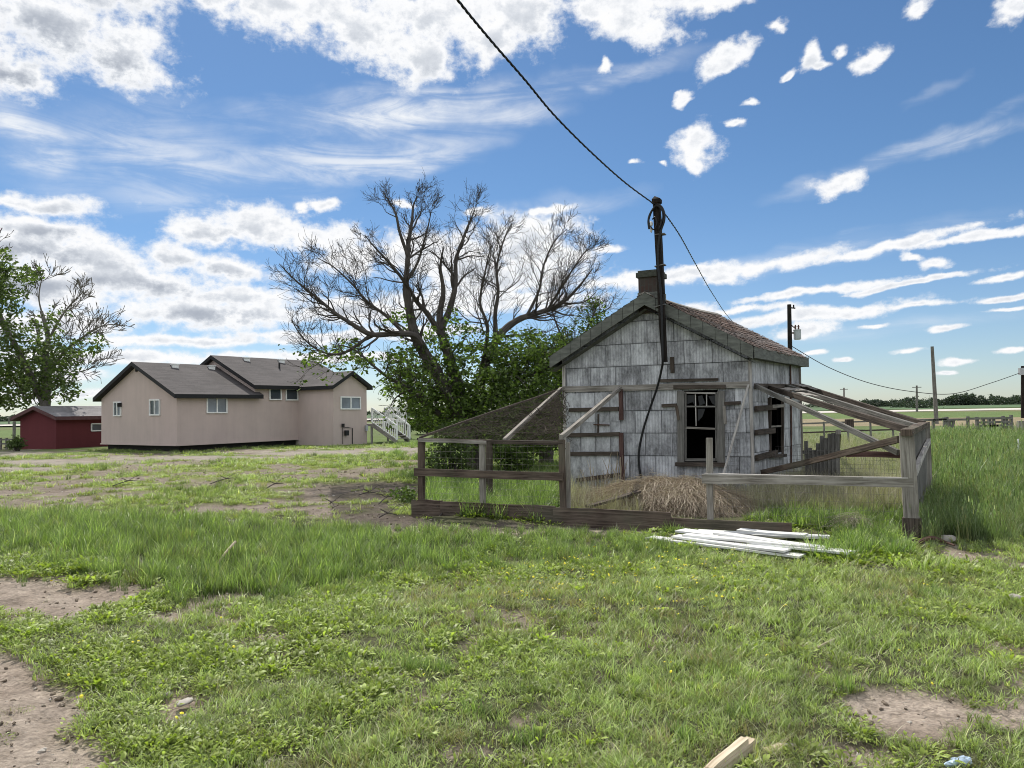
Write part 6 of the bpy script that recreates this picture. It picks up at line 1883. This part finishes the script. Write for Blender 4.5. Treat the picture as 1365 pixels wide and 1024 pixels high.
add(tall, rp & (rng.random(n) < .7 * g_), x, y, z, rng.uniform(.7, 1.3, n), rng.integers(0, 3, n), 0)
fp_ = ok & inpoly(px, py, [(1035, 742), (1100, 722), (1130, 712), (1200, 722), (1215, 742), (1120, 752)])
add(weeds, fp_, x, y, z, rng.uniform(1.8, 3.2, n), rng.integers(0, 3, n), 0)
add(tall, fp_ & (rng.random(n) < .8), x, y, z, rng.uniform(.7, 1.35, n), rng.integers(0, 3, n), 0)
rd = ok & inpoly(px, py, [(940, 684), (1200, 690), (1200, 640), (1090, 625), (1000, 655), (945, 660)])
add(dry, rd, x, y, z, rng.uniform(.5, 1.2, n), rng.integers(0, 2, n), 0)
add(dry, rd, x + rng.normal(0, .06, n), y + rng.normal(0, .06, n), z, rng.uniform(.4, .9, n), rng.integers(0, 2, n), 0)
bd = ok & inpoly(px, py, [(1070, 640), (1200, 640), (1200, 600), (1070, 605)])
add(dry, bd & (rng.random(n) < .8), x, y, z, rng.uniform(.6, 1.2, n), rng.integers(0, 2, n), 0)
ft = ok & inpoly(px, py, [(762, 690), (850, 690), (850, 662), (760, 655)])
add(dry, ft & (rng.random(n) < .5), x, y, z, rng.uniform(.5, 1.3, n), rng.integers(0, 2, n), 0)
add(weeds, ft & (rng.random(n) < .25), x, y, z, rng.uniform(1.2, 2.2, n), rng.integers(0, 3, n), 0)
# foot of the pen boards
fb_ = ok & inpoly(px, py, [(860, 712), (1060, 712), (1060, 702), (860, 698)])
add(weeds, fb_ & (rng.random(n) < .4), x, y, z, rng.uniform(1.0, 2.0, n), rng.integers(0, 3, n), 0)
add(tall, fb_ & (rng.random(n) < .3), x, y, z, rng.uniform(.4, .8, n), rng.integers(0, 3, n), 0)
# worn yard in the middle distance and the lawn round the house
for (r0, r1, dens, sc) in ((10.5, 16, 75, 1.2), (16, 26, 34, 1.7), (26, 44, 17, 2.3)):
    x, y, z, px, py, dirt, grav, nz, nz2, ok = band(r0, r1, dens)
    n = len(x)
    bk = np.interp(px, bx_, bback)
    m = ok & (py <= bk + 2) & ((px < 556) | (py < 640)) & (px < 1060) & (rng.random(n) > np.maximum(dirt, grav) * 1.03)
    pt_c = np.clip((fbm(x * .7, y * .7, 103, 4) - .40) * 4, 0, 1)
    far = y > 30
    add(weeds, m & (rng.random(n) < np.where(far, .25, .75) * pt_c), x, y, z, sc * rng.uniform(.7, 1.3, n), rng.integers(1, 4, n), rng.uniform(0, .2, n))
    add(lawn, m & (rng.random(n) < .7), x, y, z, sc * rng.uniform(.8, 1.5, n), rng.integers(0, 3, n), np.where(rng.random(n) < .15, .6, rng.uniform(0, .2, n)))
    tuft = m & (fbm(x * .45, y * .45, 107, 3) > .56) & (py > 606)
    add(tall, tuft & (rng.random(n) < .35), x, y, z, sc * rng.uniform(.3, .6, n), rng.integers(0, 3, n), .1)
    sh = m & (px > 520) & (px < 760) & (py < 640) & (rng.random(n) < .5)
    add(tall, sh, x, y, z, sc * rng.uniform(.35, .7, n), rng.integers(0, 3, n), 0)
# longer grass against the raised house
for (A_, B_, n_) in ((_hsp[0], _hsp[1], 150), (_hsp[3], _hsp[0], 130)):
    for i in range(n_):
        t = random.random(); X_ = A_[0] + (B_[0] - A_[0]) * t + random.gauss(0, .25) + .0; Y_ = A_[1] + (B_[1] - A_[1]) * t - abs(random.gauss(0, .5)) - .15
        if t > .62 and n_ == 150: continue
        tall.append(np.array([[X_, Y_, gzf(X_, Y_), random.uniform(.4, 1.0), random.randint(0, 2), random.uniform(0, .15)]]))
# pebbles and crumbs of soil on the bare ground
peb = []
for (r0, r1, dens) in ((2.6, 6, 110), (6, 14, 35), (14, 34, 8)):
    x, y, z, px, py, dirt, grav, nz, nz2, ok = band(r0, r1, dens)
    n = len(x)
    m = ok & (np.maximum(dirt, grav) > .45)
    add(peb, m, x, y, z + .002 - .03 * dirt * (1 - sstep(10, 30, np.hypot(x, y))), np.clip(rng.lognormal(-.75, .5, n), .2, 1.9) * (1 + r0 / 20), rng.integers(0, 3, n), 0)
    m = ok & (dirt > .5) & (rng.random(n) < .06) & (y < 15)
    add(dry, m, x, y, z - .02, rng.uniform(.4, .9, n), 2, 0)
    m = ok & (dirt > .5) & (rng.random(n) < .035) & (y < 15)
    add(weeds, m, x, y, z - .02, rng.uniform(.4, .9, n), rng.integers(0, 4, n), .1)
def pebble(name, seed):
    m = MB(); m.blob((0, 0, .004), .014, .011, .009, .5, 8, 6, seed)
    me = bpy.data.meshes.new(name); me.from_pydata(m.v, [], m.f); me.materials.append(M_crumb)
    return bpy.data.objects.new(name, me)
M_crumb, _N, _b = newmat("soil_crumb")
_r = _N.n('ObjectInfo').outputs['Random']
setc(_N, _b, _N.ramp(_r, [(0.0, (.10, .08, .06)), (.6, (.24, .195, .15)), (.9, (.36, .31, .25)), (1.0, (.55, .52, .47))]), .95, spec=.1)
C_ = lambda l: np.concatenate(l)
scatter("lawn_grass", lawn_p, C_(lawn))
scatter("broadleaf_weeds", weed_p, C_(weeds))
scatter("tall_grass", tall_p, C_(tall))
scatter("meadow_grass", mead_p, C_(mead))
scatter("dry_grass", dry_p, C_(dry))
scatter("dandelions", [flower("bloom_a", 1, .06), flower("bloom_b", 2, .12)], C_(flow))
scatter("pebbles", [pebble("pebble_a", 1), pebble("pebble_b", 2), pebble("pebble_c", 3)], C_(peb))
print("GRASS", [len(C_(l)) for l in (lawn, weeds, tall, mead, dry, flow)])

# dead stalks standing in front of the door
mb = MB()
for i in range(44):
    p = OP(random.uniform(792, 838), 650, FLc, FR) + n_f * random.uniform(.15, .6); p.z = gzf(p.x, p.y)
    d = Vector((random.gauss(0, .22), random.gauss(0, .15), 1)).normalized(); L = random.uniform(.35, .95)
    pts = [p + d * (L * k / 4) + Vector((math.sin(k + i) * .015, 0, -.03 * k * k / 8 * L)) for k in range(5)]
    mb.tube(pts, [.008, .0075, .007, .006, .004], 3, cap=False)
tag(mb.build("dry_stalks", M_straw), kind='stuff')
